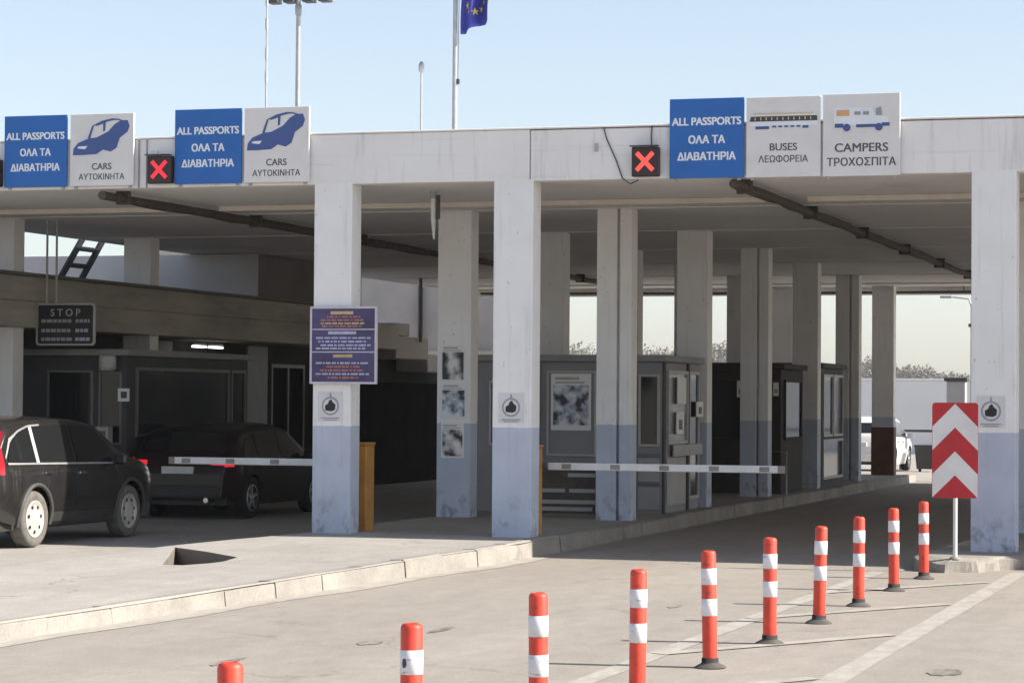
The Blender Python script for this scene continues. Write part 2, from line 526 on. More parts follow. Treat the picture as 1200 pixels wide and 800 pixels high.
# ------------------------------------------------------------------ setting: ground, road, pavement, kerbs, markings
g = MB(); S_ = 2500
g.add([(-S_, -S_, -.03), (S_, -S_, -.03), (S_, S_, -.03), (-S_, S_, -.03)], [(0, 1, 2, 3)])
struct('ground', g, 'soil')
g = MB(); g.add([(-10.6, -6, 0), (14, -6, 0), (14, 60.5, 0), (-10.6, 60.5, 0)], [(0, 1, 2, 3)])
struct('road', g, 'road')
g = MB(); g.add([(-60, 60.3, .004), (40, 60.3, .004), (40, 120, .004), (-60, 120, .004)], [(0, 1, 2, 3)])
struct('exit_road', g, 'pavement')

def kx(y):                                    # kerb line of the left pavement
    if y >= 28.43: return -8.64
    return -8.64 - (28.43 - y) * .0665
def sstep(a, b, t):
    t = max(0, min(1, (t - a) / (b - a)))
    return t * t * (3 - 2 * t)
def pav_z(x, y):
    d = kx(y) - x
    top = .13 + .05 * sstep(18, 28, y)
    k = sstep(27.9, 29.4, y)
    a, b = 3.25, 4.65 - 1.32 * k
    a = a + .02 * k
    z = top * (1 - sstep(a, b, d))
    rough = noise.noise(Vector((x * .9, y * .5, 3))) * .012 * (1 if y < 29 else .4)
    return max(.006, z + .006 + rough * min(1, z * 12 + .15))
pit = [(-11.99, 26.16), (-11.39, 25.61), (-10.68, 24.86), (-10.56, 24.22), (-10.60, 23.94), (-10.74, 23.63), (-10.98, 23.66), (-11.45, 24.85)]
xs = [-45, -36, -30, -26, -23, -21, -19.5, -18, -17] + [-16 + .4 * i for i in range(6)]
ys = [4 + i * 1.0 for i in range(22)] + [26 + .4 * i for i in range(12)] + [31, 34, 40, 50, 61.5]
pts = []
for y in ys:
    k = kx(y)
    for x in xs:
        pts.append((x, y))
    for d in [0, .15, .6, 1.2, 1.9, 2.6, 3.1, 3.28, 3.33, 3.40, 3.7, 4.0, 4.35, 4.65, 5.0]:
        x = k - d
        pts.append((x, y))
def in_poly(p, poly):
    r = False; n = len(poly)
    for i in range(n):
        (x1, y1), (x2, y2) = poly[i], poly[(i + 1) % n]
        if (y1 > p[1]) != (y2 > p[1]) and p[0] < (x2 - x1) * (p[1] - y1) / (y2 - y1) + x1: r = not r
    return r
big = [(-13.1, 28.3), (-10.85, 25.7), (-10.9, 24.9), (-11.9, 25.1)]
pts = [p for p in pts if not in_poly(p, pit)]
pts = list(dict.fromkeys((round(a, 4), round(b, 4)) for a, b in pts))
npt = len(pts)
allp = [Vector(p) for p in pts] + [Vector(p) for p in pit]
edges = [(npt + i, npt + (i + 1) % len(pit)) for i in range(len(pit))]
rv, re, rf, *_ = delaunay_2d_cdt(allp, edges, [], 0, 1e-4)
pm = MB()
faces = []
for f in rf:
    c = sum((rv[i] for i in f), Vector((0, 0))) / len(f)
    if in_poly(c, pit) or c.x > kx(c.y) + .001: continue
    faces.append(list(f))
pm.add([(v.x, v.y, pav_z(v.x, v.y)) for v in rv], faces, 0, False)
struct('pavement', pm, 'pavement')
pw = MB()                                      # broken gully sunk in the pavement
ring = [(x, y, pav_z(x, y) + .001) for x, y in pit]
low = [(x, y, -.10) for x, y in pit]
n_ = len(pit)
pw.add(ring + low, [(i, (i + 1) % n_, n_ + (i + 1) % n_, n_ + i) for i in range(n_)] + [list(range(n_, 2 * n_))], 0)
struct('drain_pit', pw, 'pit')

kb = MB()                                      # kerb stones
y = 4.0
while y < 60:
    L_ = 1.0 if y < 30 else 2.0
    y1 = min(y + L_ - .012, 60)
    jz = random.uniform(-.008, .008); jx = random.uniform(-.012, .012)
    xa, xb = kx(y) + jx, kx(y1) + jx
    za, zb = max(pav_z(kx(y) - .3, y), .12) + .012 + jz, max(pav_z(kx(y1) - .3, y1), .12) + .012 + jz
    wd = .17
    p = [(xa - wd, y), (xa - .02, y), (xa + .012, y)]
    c = .022
    v = []
    for (xx, yy, zz) in ((xa, y, za), (xb, y1, zb)):
        v += [(xx - wd, yy, 0), (xx - wd, yy, zz - .004), (xx - .03, yy, zz), (xx, yy, zz - c), (xx + .015, yy, 0)]
    kb.add(v, [(0, 1, 6, 5), (1, 2, 7, 6), (2, 3, 8, 7), (3, 4, 9, 8), (0, 4, 3, 2, 1), (5, 6, 7, 8, 9)])
    y += L_
kb.box(-11.9, -8.66, 59.98, 60.15, 0, .19, .02)
# front return of the island at its corner
struct('kerb', kb, 'kerb')
gt = MB()                                     # dusty gutter strip beside the kerb
vv, ff = [], []
yy_ = [4 + i for i in range(26)]
for i, y in enumerate(yy_):
    k = kx(y) + .016
    vv += [(k, y, .004), (k + .24 + .05 * math.sin(i * 1.7), y, .004)]
    if i: ff.append((2 * i - 2, 2 * i - 1, 2 * i + 1, 2 * i))
gt.add(vv, ff)
struct('gutter', gt, 'marking')

# right-hand traffic island with rough nose
isl = [(-3.95, 60), (-3.95, 33), (-4.12, 30.5), (-4.22, 29.5), (-4.15, 28.7), (-4.0, 28.25), (-3.72, 28.02), (-3.4, 28.25), (-3.2, 28.7), (-3.0, 28.9), (-2.4, 28.95), (-1.2, 29.1), (-.9, 29.6), (-.9, 60)]
im = MB()
n_ = len(isl)
cx_, cy_ = -2.4, 40
def inset(p, d):
    v = Vector((cx_ - p[0], (cy_ - p[1]) * .12)); v.normalize(); return (p[0] + v.x * d, p[1] + v.y * d + (.06 if p[1] < 29.5 else 0))
dens = []
for i in range(n_):
    a, b = isl[i], isl[(i + 1) % n_]
    m_ = 6 if max(a[1], b[1]) < 34 else 1
    for k in range(m_):
        t = k / m_
        dens.append((a[0] + (b[0] - a[0]) * t, a[1] + (b[1] - a[1]) * t))
n_ = len(dens)
def jit(p, a, s): return noise.noise(Vector((p[0] * s, p[1] * s, 1.7))) * a
r_0 = [(x + jit((x, y), .05, 4), y + jit((y, x), .05, 4), 0) for x, y in dens]
r_1 = [(x + jit((x, y), .03, 5), y + jit((y, x), .05, 5), .105 + jit((x, y), .05, 3)) for x, y in dens]
r_2 = [(*inset(p, .10), .15 + jit(p, .02, 3)) for p in dens]
im.add(r_0 + r_1 + r_2, [(i, (i + 1) % n_, n_ + (i + 1) % n_, n_ + i) for i in range(n_)] + [(n_ + i, n_ + (i + 1) % n_, 2 * n_ + (i + 1) % n_, 2 * n_ + i) for i in range(n_)] + [list(range(2 * n_, 3 * n_))])
struct('traffic_island', im, 'kerb')

mk = MB()
Z1 = .004
def strip(pa, pb, wa, Z1=.004):
    a, b = Vector(pa), Vector(pb)
    n = Vector((-(b - a).y, (b - a).x)).normalized() * wa / 2
    m_ = max(2, int((b - a).length / .5))
    vs, fs = [], []
    for i in range(m_ + 1):
        p = a.lerp(b, i / m_)
        j = random.uniform(-.008, .008)
        vs += [(p.x - n.x * (1 + j * 8), p.y - n.y, Z1), (p.x + n.x * (1 + j * 8), p.y + n.y, Z1)]
        if i: fs.append((2 * i - 2, 2 * i - 1, 2 * i + 1, 2 * i))
    mk.add(vs, fs)
strip((-4.62, 3), (-4.42, 27.9), .17)
strip((-3.03, 3), (-2.95, 28.3), .19)
for y0 in (5.2, 8.4, 11.6, 14.8, 18.2, 21.45, 24.5):
    strip((-4.50, y0), (-3.12, y0 + 2.2), .15, .0075)
struct('road_marking', mk, 'marking')
tp = MB()                                     # long tar-filled cracks and shallow patches
def blob(cx, cy, rx, ry, seed):
    n = 18
    tp.add([(cx + math.cos(t * 2 * math.pi / n) * rx * (1 + .5 * noise.noise(Vector((t * .9, seed, 0)))), cy + math.sin(t * 2 * math.pi / n) * ry * (1 + .5 * noise.noise(Vector((t * .9, seed, 5)))), .0045) for t in range(n)], [list(range(n))])
for a in ((-6.75, 18.25, .09, .16, 2), (-6.6, 19.5, .05, .3, 3), (-7.2, 16.6, .05, .3, 4), (-2.35, 17.7, .12, .22, 6), (-5.4, 22.5, .05, .2, 8)):
    blob(*a)
struct('road_patch', tp, 'tar')

# ------------------------------------------------------------------ canopy with its columns
YF = 29.63
ROW = [YF + 4.77 * i for i in range(7)]
ZC = 4.52
can = thing('border_canopy', (-9, YF, 0), 'long white concrete canopy on square painted columns across the border lanes', 'canopy')
m_ = MB(); m_.box(-19.9, 10, YF + .26, 59.3, ZC, ZC + .42)
m_.build('roof_slab', 'ceiling', can, world=True)
m_ = MB(); m_.box(-19.9, -8.95, YF, YF + .255, ZC - .02, 5.12, .015); m_.box(-8.94, 10, YF + .003, YF + .255, ZC - .025, 5.11, .015)
m_.build('fascia', 'fascia', can, world=True)
m_ = MB(); m_.box(-19.9, 10, YF - .02, YF + .30, 5.122, 5.145, .008)
m_.build('coping', 'fascia', can, world=True)
m_ = MB(); m_.box(-19.9, 10, 59.32, 59.6, 4.34, 5.1, .01)
m_.build('rear_beam', 'fascia', can, world=True)
m_ = MB(); m_.box(-19.9, 10, 57.2, 58.2, ZC - .03, ZC - .003)
m_.build('ceiling_band', 'fascia', can, world=True)
m_ = MB()
for i in range(1, 7):
    m_.box(-19.8, 9.9, ROW[i] - .08, ROW[i] - .02, ZC - .012, ZC - .002)
m_.build('ceiling_rib', 'ceiling', can, world=True)
def column(x0, x1, yf, dep=.34, zb=.17, kind=0):
    c = MB()
    if kind == 0:
        c.box(x0, x1, yf, yf + dep, zb, ZC - .001, .012)
    else:                                      # paired column with the joint between its halves
        c.box(x0, x0 + .29, yf, yf + dep, zb, ZC - .001, .012)
        c.box(x0 + .293, x1 - .173, yf + .09, yf + dep - .03, zb, ZC - .002)
        c.box(x1 - .17, x1, yf + .01, yf + dep, zb, ZC - .001, .012)
    return c.build('column', 'column', can, world=True)
for i, yr in enumerate(ROW):
    column(-9.40, -8.90, yr, kind=i % 2)
    column(-11.74, -11.24, yr)
    column(-3.64, -3.13, yr, zb=.12)
    column(2.1, 2.6, yr, zb=0)
    if i in (1, 2): column(-18.95, -18.45, yr, zb=0)

m_ = MB(); m_.box(-9.41, -8.89, ROW[6] - .01, ROW[6] + .35, .18, 1.28, .004)
m_.build('rusty_cladding', 'rust_red', can, world=True)

# conduits, pipes and hanging fittings under the ceiling
t_ = thing('cable_trunking', (-8, 32.9, ZC - .03), 'thin cream cable trunking running straight across the canopy ceiling', 'trunking')
for a, b in ((-19.8, -15.0), (-14.45, -6.65), (-6.15, 3.5)):
    MB().box(a, b, 32.86, 32.95, ZC - .075, ZC - .002, .008).build('trunking_length', 'cream', t_, world=True)
def ceil_pipe(name, xs_, ya, yb, label, flakes):
    t = thing(name, (xs_, ya, ZC - .1), label, 'pipe')
    p = MB()
    pts_ = []
    k = 40
    for i in range(k + 1):
        y = ya + (yb - ya) * i / k
        pts_.append((xs_ + noise.noise(Vector((y * .6, xs_, 0))) * .035, y, ZC - .10 + noise.noise(Vector((y * .8, 7, xs_))) * .02))
    p.tube(pts_, [.062 + .014 * noise.noise(Vector((i * .9, xs_, 3))) for i in range(k + 1)], 10)
    p.build('pipe', 'brown_pipe', t, world=True)
    for q in range(6):
        y = ya + .6 + (yb - ya) * q / 6.2
        MB().box(xs_ - .1, xs_ + .1, y, y + .05, ZC - .175, ZC - .003, .01).build('bracket', 'brown_pipe', t, world=True)
    if flakes:
        fl = MB()
        for q in range(14):
            y = ya + 2.2 + q * .62 + random.uniform(-.15, .15)
            w_ = random.uniform(.12, .3)
            fl.add([(xs_ - .13, y, ZC - .06), (xs_ - .155, y + w_, ZC - .05), (xs_ - .12, y + w_, ZC - .13), (xs_ - .09, y + .02, ZC - .14)], [(0, 1, 2, 3)])
        fl.build('peeling_tape', 'flake', t, world=True)
ceil_pipe('ceiling_pipe', -6.43, YF + .02, 56.5, 'dark brown ceiling pipe with peeling tape above the open right lane', True)
ceil_pipe('ceiling_pipe', -14.66, YF + .02, 57.0, 'dark brown ceiling pipe above the left lane with the parked cars', False)
t_ = thing('rear_pipe', (-9, 58.9, 4.3), 'thin dark pipe crossing the far end of the canopy below the ceiling', 'pipe')
MB().tube([(-19, 58.9, 4.40), (-12, 58.9, 4.37), (-5, 58.9, 4.385), (3, 58.9, 4.40)], .03, 8).build('pipe', 'dark_metal', t_, world=True)
for x in (-17.5, -12.6, -7.4, -5.2, .5):
    MB().cyl((x, 58.9, 4.41), (x, 58.9, ZC - .002), .012, n=6).build('hanger', 'dark_metal', t_, world=True)
t_ = thing('hanging_lamp', (-10.68, 31.1, ZC), 'slim white fitting hanging from the ceiling between the first two columns', 'lamp')
MB().cyl((0, 0, 0), (0, 0, -.1), .045).build('ceiling_plate', 'galv', t_)
MB().tube([(0, 0, -.09), (0, 0, -.35), (.005, 0, -.50), (.01, 0, -.62)], [.035, .035, .022, .012], 12).build('tube', 'boom_white', t_)
MB().box(.045, .085, -.03, .03, -.36, -.05, .008).build('gear_box', 'dark_metal', t_)

# cracks, cable ends and small hook on the fascia
t_ = thing('loose_cable', (-7.9, YF - .004, 5.1), 'thin dark loose cable hanging down the fascia left of the red signal', 'cable')
MB().tube([(-8.02, YF - .012, 5.12), (-7.98, YF - .014, 4.98), (-7.86, YF - .014, 4.72), (-7.78, YF - .014, 4.50), (-7.70, YF + .05, 4.44), (-7.62, YF + .12, 4.49)], .008, 6).build('cable', 'dark_metal', t_, world=True)
MB().box(-8.13, -8.09, YF - .03, YF - .002, 4.83, 4.93, .006).build('junction_box', 'frame_grey', t_, world=True)
t_ = thing('signal_cable', (-7.45, YF - .004, 4.9), 'short dark cable dropping from the roof to the red cross signal by the buses sign', 'cable')
MB().tube([(-7.42, YF - .012, 5.13), (-7.43, YF - .014, 5.0), (-7.42, YF - .02, 4.86)], .008, 6).build('cable', 'dark_metal', t_, world=True)
t_ = thing('wall_conduit', (-14.0, YF - .004, 4.5), 'pair of thin grey conduits on the fascia between the two cars signs', 'conduit')
for x in (-14.13, -14.02):
    MB().tube([(x, YF - .014, 4.5), (x, YF - .014, 5.11)], .01, 6).build('conduit', 'sticker_grey', t_, world=True)
MB().box(-13.99, -13.87, YF - .05, YF - .002, 4.82, 4.97, .01).build('floodlight', 'boom_white', t_, world=True)

# ------------------------------------------------------------------ overhead sign boards
def board(x0, x1, z0, z1, mat, label, name, lean=0):
    xc = (x0 + x1) / 2
    t = thing(name, (xc, YF - .012, z0), label, 'sign', None)
    w_, h_ = x1 - x0, z1 - z0
    MB().box(-w_ / 2 + .004, w_ / 2 - .004, -.045, -.012, 0, h_, .006).build('panel', mat, t)
    fr = MB()
    fr.box(-w_ / 2 + .05, -w_ / 2 + .09, -.011, .008, -.03, h_ - .05); fr.box(w_ / 2 - .09, w_ / 2 - .05, -.011, .008, -.03, h_ - .05)
    fr.build('mounting_rail', 'galv', t)
    return t, w_, h_
YT = -.0475
def passports(x0, x1, z0, z1, label):
    t, w_, h_ = board(x0, x1, z0, z1, 'blue_sign', label, 'lane_sign')
    text('ALL PASSPORTS', .128, 0, YT, h_ * .665, 'white_letter', t, sx=.93 * w_ / .91, bold=.0052)
    text('ΟΛΑ ΤΑ', .128, 0, YT, h_ * .435, 'white_letter', t, sx=.93 * w_ / .91, bold=.0052)
    text('ΔΙΑΒΑΤΗΡΙΑ', .128, 0, YT, h_ * .225, 'white_letter', t, sx=.93 * w_ / .91, bold=.0052)
def cars(x0, x1, z0, z1, label):
    t, w_, h_ = board(x0, x1, z0, z1, 'white_sign', label, 'lane_sign')
    k = w_ / .86
    def P_(l): return [((a - .5) * .86 * k, b * h_) for a, b in l]
    pc = MB()
    pc.face_y(P_([(.05, .43), (.06, .52), (.13, .60), (.30, .66), (.42, .67), (.60, .75), (.70, .85), (.80, .90), (.90, .90), (.93, .82), (.90, .74), (.78, .66), (.73, .52), (.64, .47), (.52, .50), (.42, .44), (.20, .43)]), -.049, .003)
    pc.face_y(P_([(.36, .84), (.50, .90), (.66, .93), (.70, .91), (.56, .88), (.55, .76), (.52, .75), (.52, .86), (.42, .83)]), -.049, .003)
    pc.face_y(P_([(.66, .905), (.66, .93), (.76, .92), (.84, .895), (.80, .89), (.74, .905)]), -.0495, .003)
    pc.face_y(P_([(.28, .66), (.35, .835), (.38, .845), (.32, .66)]), -.0495, .003)
    pc.build('car_pictogram', 'car_blue', t)
    hl = MB(); hl.face_y(P_([(.12, .525), (.14, .55), (.28, .555), (.24, .51)]), -.0525, .003)
    hl.build('pictogram_headlight', 'white_letter', t)
    text('CARS', .118, 0, YT, h_ * .225, 'grey_letter', t, sx=.98, bold=.002)
    text('ΑΥΤΟΚΙΝΗΤΑ', .106, 0, YT, h_ * .085, 'grey_letter', t, sx=.93, bold=.0015)
def zrow(i): return (4.505, 5.43)
passports(-16.02, -15.12, 4.535, 5.455, 'leftmost blue sign reading all passports, at the left edge of the canopy')
cars(-15.08, -14.18, 4.535, 5.455, 'white cars sign with blue car pictogram, left of the left red cross signal')
passports(-13.62, -12.70, 4.535, 5.475, 'blue all passports sign just right of the left red cross signal')
cars(-12.67, -11.79, 4.535, 5.475, 'white cars sign with blue car pictogram above the first white column')
passports(-7.20, -6.29, 4.485, 5.43, 'blue all passports sign between the right red cross signal and the buses sign')
t, w_, h_ = board(-6.27, -5.38, 4.48, 5.425, 'white_sign', 'white sign with a long bus pictogram reading buses', 'lane_sign')
bp = MB(); bp.face_y([(-.40, .60), (-.40, .71), (-.36, .75), (.36, .75), (.40, .72), (.41, .62), (.40, .60)], -.049, .003); bp.build('bus_body', 'white_letter', t)
bp = MB(); bp.face_y([(-.40, .655), (-.385, .715), (.40, .715), (.405, .655)], -.0525, .003); bp.build('bus_windows', 'picto_dark', t)
bp = MB()
for i in range(11): bp.face_y([(-.34 + i * .066, .668), (-.34 + i * .066, .703), (-.335 + i * .066 + .008, .703), (-.335 + i * .066 + .008, .668)], -.0548, .002)
bp.build('bus_window_post', 'picto_yellow', t)
bp = MB(); bp.face_y([(-.36, .735), (-.36, .752), (.36, .752), (.36, .735)], -.0525, .003); bp.build('bus_roof', 'picto_yellow', t)
bp = MB()
bp.face_y([(-.33, .565), (-.33, .598), (-.17, .598), (-.17, .565)], -.0525, .003)
for i in range(5): bp.face_y([(-.13 + i * .072, .583), (-.13 + i * .072, .603), (-.085 + i * .072, .603), (-.085 + i * .072, .583)], -.0525, .003)
bp.face_y([(.23, .57), (.23, .60), (.30, .60), (.30, .57)], -.0525, .003)
bp.build('bus_wheels', 'car_blue', t)
text('BUSES', .122, 0, YT, h_ * .33, 'grey_letter', t, sx=1.02, bold=.002)
text('ΛΕΩΦΟΡΕΙΑ', .108, 0, YT, h_ * .185, 'grey_letter', t, sx=.93, bold=.0015)
t, w_, h_ = board(-5.36, -4.45, 4.475, 5.435, 'white_sign', 'rightmost white sign reading campers with a caravan pictogram', 'lane_sign')
cp = MB(); cp.face_y([(-.32, .585), (-.32, .80), (.12, .80), (.16, .72), (.30, .68), (.33, .60), (.33, .585)], -.049, .003); cp.build('camper_body', 'white_letter', t)
cp = MB(); cp.face_y([(-.29, .70), (-.29, .77), (-.14, .77), (-.14, .70)], -.0525, .003); cp.build('camper_window', 'picto_orange', t)
cp = MB()
for x0, x1 in ((-.08, -.01), (.02, .09)): cp.face_y([(x0, .71), (x0, .75), (x1, .75), (x1, .71)], -.0525, .003)
cp.face_y([(.17, .70), (.17, .78), (.23, .80), (.24, .70)], -.0525, .003)
cp.build('camper_trim', 'sticker_grey', t)
cp = MB()
cp.face_y([(-.31, .565), (-.31, .612), (-.21, .612), (-.21, .565)], -.0525, .003)
cp.face_y([(-.06, .565), (-.06, .60), (.17, .60), (.17, .565)], -.0525, .003)
cp.face_y([(.24, .575), (.24, .615), (.33, .615), (.33, .575)], -.0525, .003)
for cx in (-.17, .205):
    cp.face_y([(cx + .045 * math.cos(a * math.pi / 6), .565 + .045 * math.sin(a * math.pi / 6)) for a in range(12)], -.0545, .003)
cp.build('camper_wheels', 'car_blue', t)
text('CAMPERS', .142, 0, YT, h_ * .295, 'grey_letter', t, sx=1.05, bold=.0025)
text('ΤΡΟΧΟΣΠΙΤΑ', .129, 0, YT, h_ * .125, 'grey_letter', t, sx=.97, bold=.0025)

def signal(x, z0, label, mat):
    t = thing('lane_signal', (x, YF - .012, z0), label, 'signal', 'red cross lane signals on the canopy fascia')
    MB().box(-.165, .165, -.11, .0, 0, .35, .012).build('housing', 'signal_box', t)
    v = MB(); v.box(-.175, .175, -.17, -.10, .352, .364); v.build('visor', 'signal_box', t)
    c = MB()
    for s in (1, -1):
        a = Vector((-.10 * s, .07)); b = Vector((.10 * s, .28))
        d = (b - a).normalized(); nn = Vector((-d.y, d.x)) * .026
        c.face_y([(a - nn)[:], (b - nn)[:], (b + nn)[:], (a + nn)[:]], -.1145 - (.0015 if s > 0 else 0), .003)
    c.build('red_cross', mat, t)
signal(-7.48, 4.515, 'bright red cross lane signal left of the right-hand passports sign', 'red_led')
signal(-13.80, 4.545, 'dull red cross lane signal between the two left pairs of signs', 'red_led_dim')
signal(-16.215, 4.545, 'lane signal cut by the left edge, beside the leftmost passports sign', 'red_led_dim')

# ------------------------------------------------------------------ notices and stickers
t = thing('notice_board', (-11.32, YF - .002, 2.04), 'purple notice board with rows of small print on the first white column', 'notice')
MB().box(-.43, .43, -.05, -.02, 0, .93, .006).build('panel', 'notice_purple', t)
fr = MB()
for a in ((-.44, .44, -.056, -.015, -.012, .014), (-.44, .44, -.056, -.015, .918, .944), (-.44, -.414, -.0565, -.0155, .015, .917), (.414, .44, -.0565, -.0155, .015, .917)): fr.box(*a)
fr.box(-.41, .41, -.053, -.051, .655, .668); fr.box(-.41, .41, -.053, -.051, .375, .388)
fr.build('frame', 'notice_frame', t)
def bar(x0, x1, z0, z1, mat, nm='print_line'):
    MB().box(x0, x1, -.0535, -.0505, z0, z1).build(nm, mat, t)
bar(-.17, .13, .845, .885, 'notice_yellow')
for zz, x0, x1, mt in ((.805, -.22, .22, 'notice_orange'), (.765, -.30, .28, 'notice_orange'), (.725, -.30, .28, 'notice_yellow'), (.69, -.28, .24, 'notice_orange'),
                        (.545, -.36, .36, 'notice_pale'), (.50, -.33, .32, 'notice_pale'), (.455, -.30, .36, 'notice_pale'), (.415, -.36, .3, 'notice_pale'),
                        (.235, -.36, .33, 'notice_pale'), (.19, -.22, .22, 'notice_orange'), (.145, -.30, .26, 'notice_orange'), (.10, -.36, .34, 'notice_pale'), (.055, -.2, .2, 'notice_orange')):
    mb = MB(); x = x0
    while x < x1 - .02:
        l_ = min(random.uniform(.02, .10), x1 - x)
        mb.box(x, x + l_, -.0535, -.0505, zz, zz + .021)
        x += l_ + .016
    mb.build('print_line', mt, t)
bar(-.2, .17, .60, .638, 'notice_pale'); bar(-.13, .12, .315, .352, 'notice_yellow')

def sticker(x, y, label):
    t = thing('pictogram_sticker', (x, y, 1.57), label, 'sticker', 'small pictogram stickers on the front columns')
    MB().box(-.16, .16, -.006, -.001, 0, .36, .002).build('backing', 'sticker_white', t)
    c = MB(); c.face_y([(.115 * math.cos(a * math.pi / 12), .185 + .115 * math.sin(a * math.pi / 12)) for a in range(24)], -.0085, .0025); c.build('ring', 'sticker_grey', t)
    c = MB(); c.face_y([(.093 * math.cos(a * math.pi / 12), .185 + .093 * math.sin(a * math.pi / 12)) for a in range(24)], -.0105, .0022); c.build('disc', 'sticker_white', t)
    c = MB(); c.face_y([(-.065, .13), (-.07, .19), (-.03, .215), (-.02, .245), (.0, .265), (.02, .262), (.025, .24), (.07, .20), (.062, .14), (.02, .12)], -.0128, .0022); c.build('emblem', 'black', t)
    c = MB(); c.face_y([(-.012, .30), (-.01, .345), (.01, .345), (.012, .30)], -.0085, .0025); c.build('lamp_mark', 'sticker_grey', t)
    c = MB(); c.box(-.12, .12, -.0085, -.006, .030, .044); c.box(-.09, .09, -.0085, -.006, .008, .02); c.build('caption', 'sticker_grey', t)
sticker(-11.50, YF - .001, 'small round pictogram sticker below the purple notice board')
sticker(-9.16, YF - .001, 'small round pictogram sticker on the middle white column')
sticker(-3.41, YF - .001, 'small round pictogram sticker on the right column beside the chevron sign')

def poster(x, y, z, w_, h_, seed, label, mat_bg='paper', group=None):
    t = thing('poster', (x, y, z), label, 'poster', group)
    MB().box(-w_ / 2, w_ / 2, -.006, -.001, 0, h_).build('paper', mat_bg, t)
    MB().box(-w_ * .44, w_ * .44, -.0085, -.0062, h_ * (.05 + .02 * (seed % 3)), h_ * .80).build('printed_picture', ('photo_print', 'photo_print_dark', 'photo_print_pale')[seed % 3], t)
    c = MB(); c.face_y([(-w_ * .4, h_ * .89), (-w_ * .4, h_ * .94), (w_ * .2, h_ * .94), (w_ * .2, h_ * .89)], -.0085, .0023)
    c.face_y([(-w_ * .4, h_ * .83), (-w_ * .4, h_ * .86), (w_ * .34, h_ * .86), (w_ * .34, h_ * .83)], -.0085, .0023); c.build('print_line', 'frame_grey', t)
YE = ROW[1] - .001
poster(-11.50, YE, 2.09, .36, .53, 1, 'topmost of three posters stuck on the column behind the first bay')
poster(-11.49, YE, 1.56, .38, .52, 2, 'middle one of three posters stuck on the column behind the first bay')
poster(-11.50, YE, 1.02, .34, .50, 3, 'lowest of three posters, on the blue grey foot of the column')

# ------------------------------------------------------------------ barriers
def barrier(xh, y, xtip, label, zb):
    t = thing('barrier_gate', (xh, y, zb), label, 'barrier', 'boom barriers closing the lanes')
    MB().box(-.15, .15, -.15, .15, 0, 1.08, .015).build('cabinet', 'orange', t)
    MB().box(-.16, .16, -.165, .165, 1.082, 1.12, .012).build('cabinet_lid', 'orange', t)
    d = MB(); d.box(-.13, .13, -.156, -.1515, .3, .95); d.build('cabinet_door', 'orange', t)
    L_ = xtip - xh
    s = 1 if L_ > 0 else -1
    za = 1.03 - zb
    a = MB(); a.box(.20 * s, L_, .20, .24, za - .045, za + .045, .01); a.build('boom_arm', 'boom_white', t)
    MB().cyl((.10 * s, .155, za), (.10 * s, .27, za), .07).build('pivot', 'dark_metal', t)
    MB().box(L_ - .06 * s, L_ + .03 * s, .197, .243, za - .047, za + .047, .008).build('tip_cap', 'boom_mark', t)
    n = int(abs(L_) / .62)
    for i in range(n + 1):
        x = L_ - s * (.22 + i * .62)
        if abs(x) < .3: break
        MB().box(x - .06, x + .06, .194, .1985, za - .03, za + .03, 0).build('reflector', 'boom_mark', t)
barrier(-11.385, 30.35, -14.08, 'boom barrier with orange cabinet and white arm across the left lane', .18)
barrier(-9.12, 30.2, -5.98, 'boom barrier with a long white arm reaching across the right lane', .18)

# ------------------------------------------------------------------ slatted rack behind the right barrier
t = thing('information_board', (-9.95, 34.95, .18), 'low dark board with pale stripes standing under the poster window of the booth', 'board')
MB().box(-.42, .42, -.015, .015, .06, .70, .005).build('backing', 'brown_pipe', t)
for x in (-.42, .42):
    MB().box(x - .025, x + .025, -.02, .02, 0, .70, .005).build('post', 'dark_metal', t)
for zz, x0, x1 in ((.58, .0, .40), (.36, -.40, -.04), (.36, .02, .40), (.20, -.40, .40), (.10, -.40, .36)):
    MB().box(x0, x1, -.024, -.0155, zz, zz + .055, .003).build('stripe', 'booth_light', t)

# ------------------------------------------------------------------ booths
def booth(x0, x1, y0, y1, zb, zt, wall, label, front_wins, side_wins, roof='booth', fr='frame_grey', glass='glass_mid', door=None, post_only=False):
    t = thing('control_booth', ((x0 + x1) / 2, (y0 + y1) / 2, zb), label, 'booth')
    MB().box(x0, x1, y0, y1, zb, zt - .101, .01).build('wall', wall, t, world=True)
    MB().box(x0 - .12, x1 + .08, y0 - .12, y1 + .08, zt - .10, zt, .012).build('roof', roof, t, world=True)
    for (a, b, c, d, gm) in front_wins:
        f_ = MB(); e = .035
        f_.box(a - e, b + e, y0 - .035, y0 - .001, c - e, c, .004); f_.box(a - e, b + e, y0 - .035, y0 - .001, d, d + e, .004)
        f_.box(a - e, a, y0 - .034, y0 - .001, c + .001, d - .001); f_.box(b, b + e, y0 - .034, y0 - .001, c + .001, d - .001)
        fo = f_.build('window', fr, t, world=True)
        p = MB(); p.box(a, b, y0 - .014, y0 - .003, c, d); po = p.build('pane', gm, None, loc=tuple(t.location), world=True)
        po.location = (0, 0, 0); po.parent = fo
    for (a, b, c, d, gm) in side_wins:
        f_ = MB(); e = .05
        f_.box(x1 + .001, x1 + .04, a - e, b + e, c - e, c, .004); f_.box(x1 + .001, x1 + .04, a - e, b + e, d, d + e, .004)
        f_.box(x1 + .001, x1 + .039, a - e, a, c + .001, d - .001); f_.box(x1 + .001, x1 + .039, b, b + e, c + .001, d - .001)
        fo = f_.build('window', fr, t, world=True)
        p = MB(); p.box(x1 + .003, x1 + .014, a, b, c, d); po = p.build('pane', gm, None, loc=tuple(t.location), world=True)
        po.location = (0, 0, 0); po.parent = fo
    return t
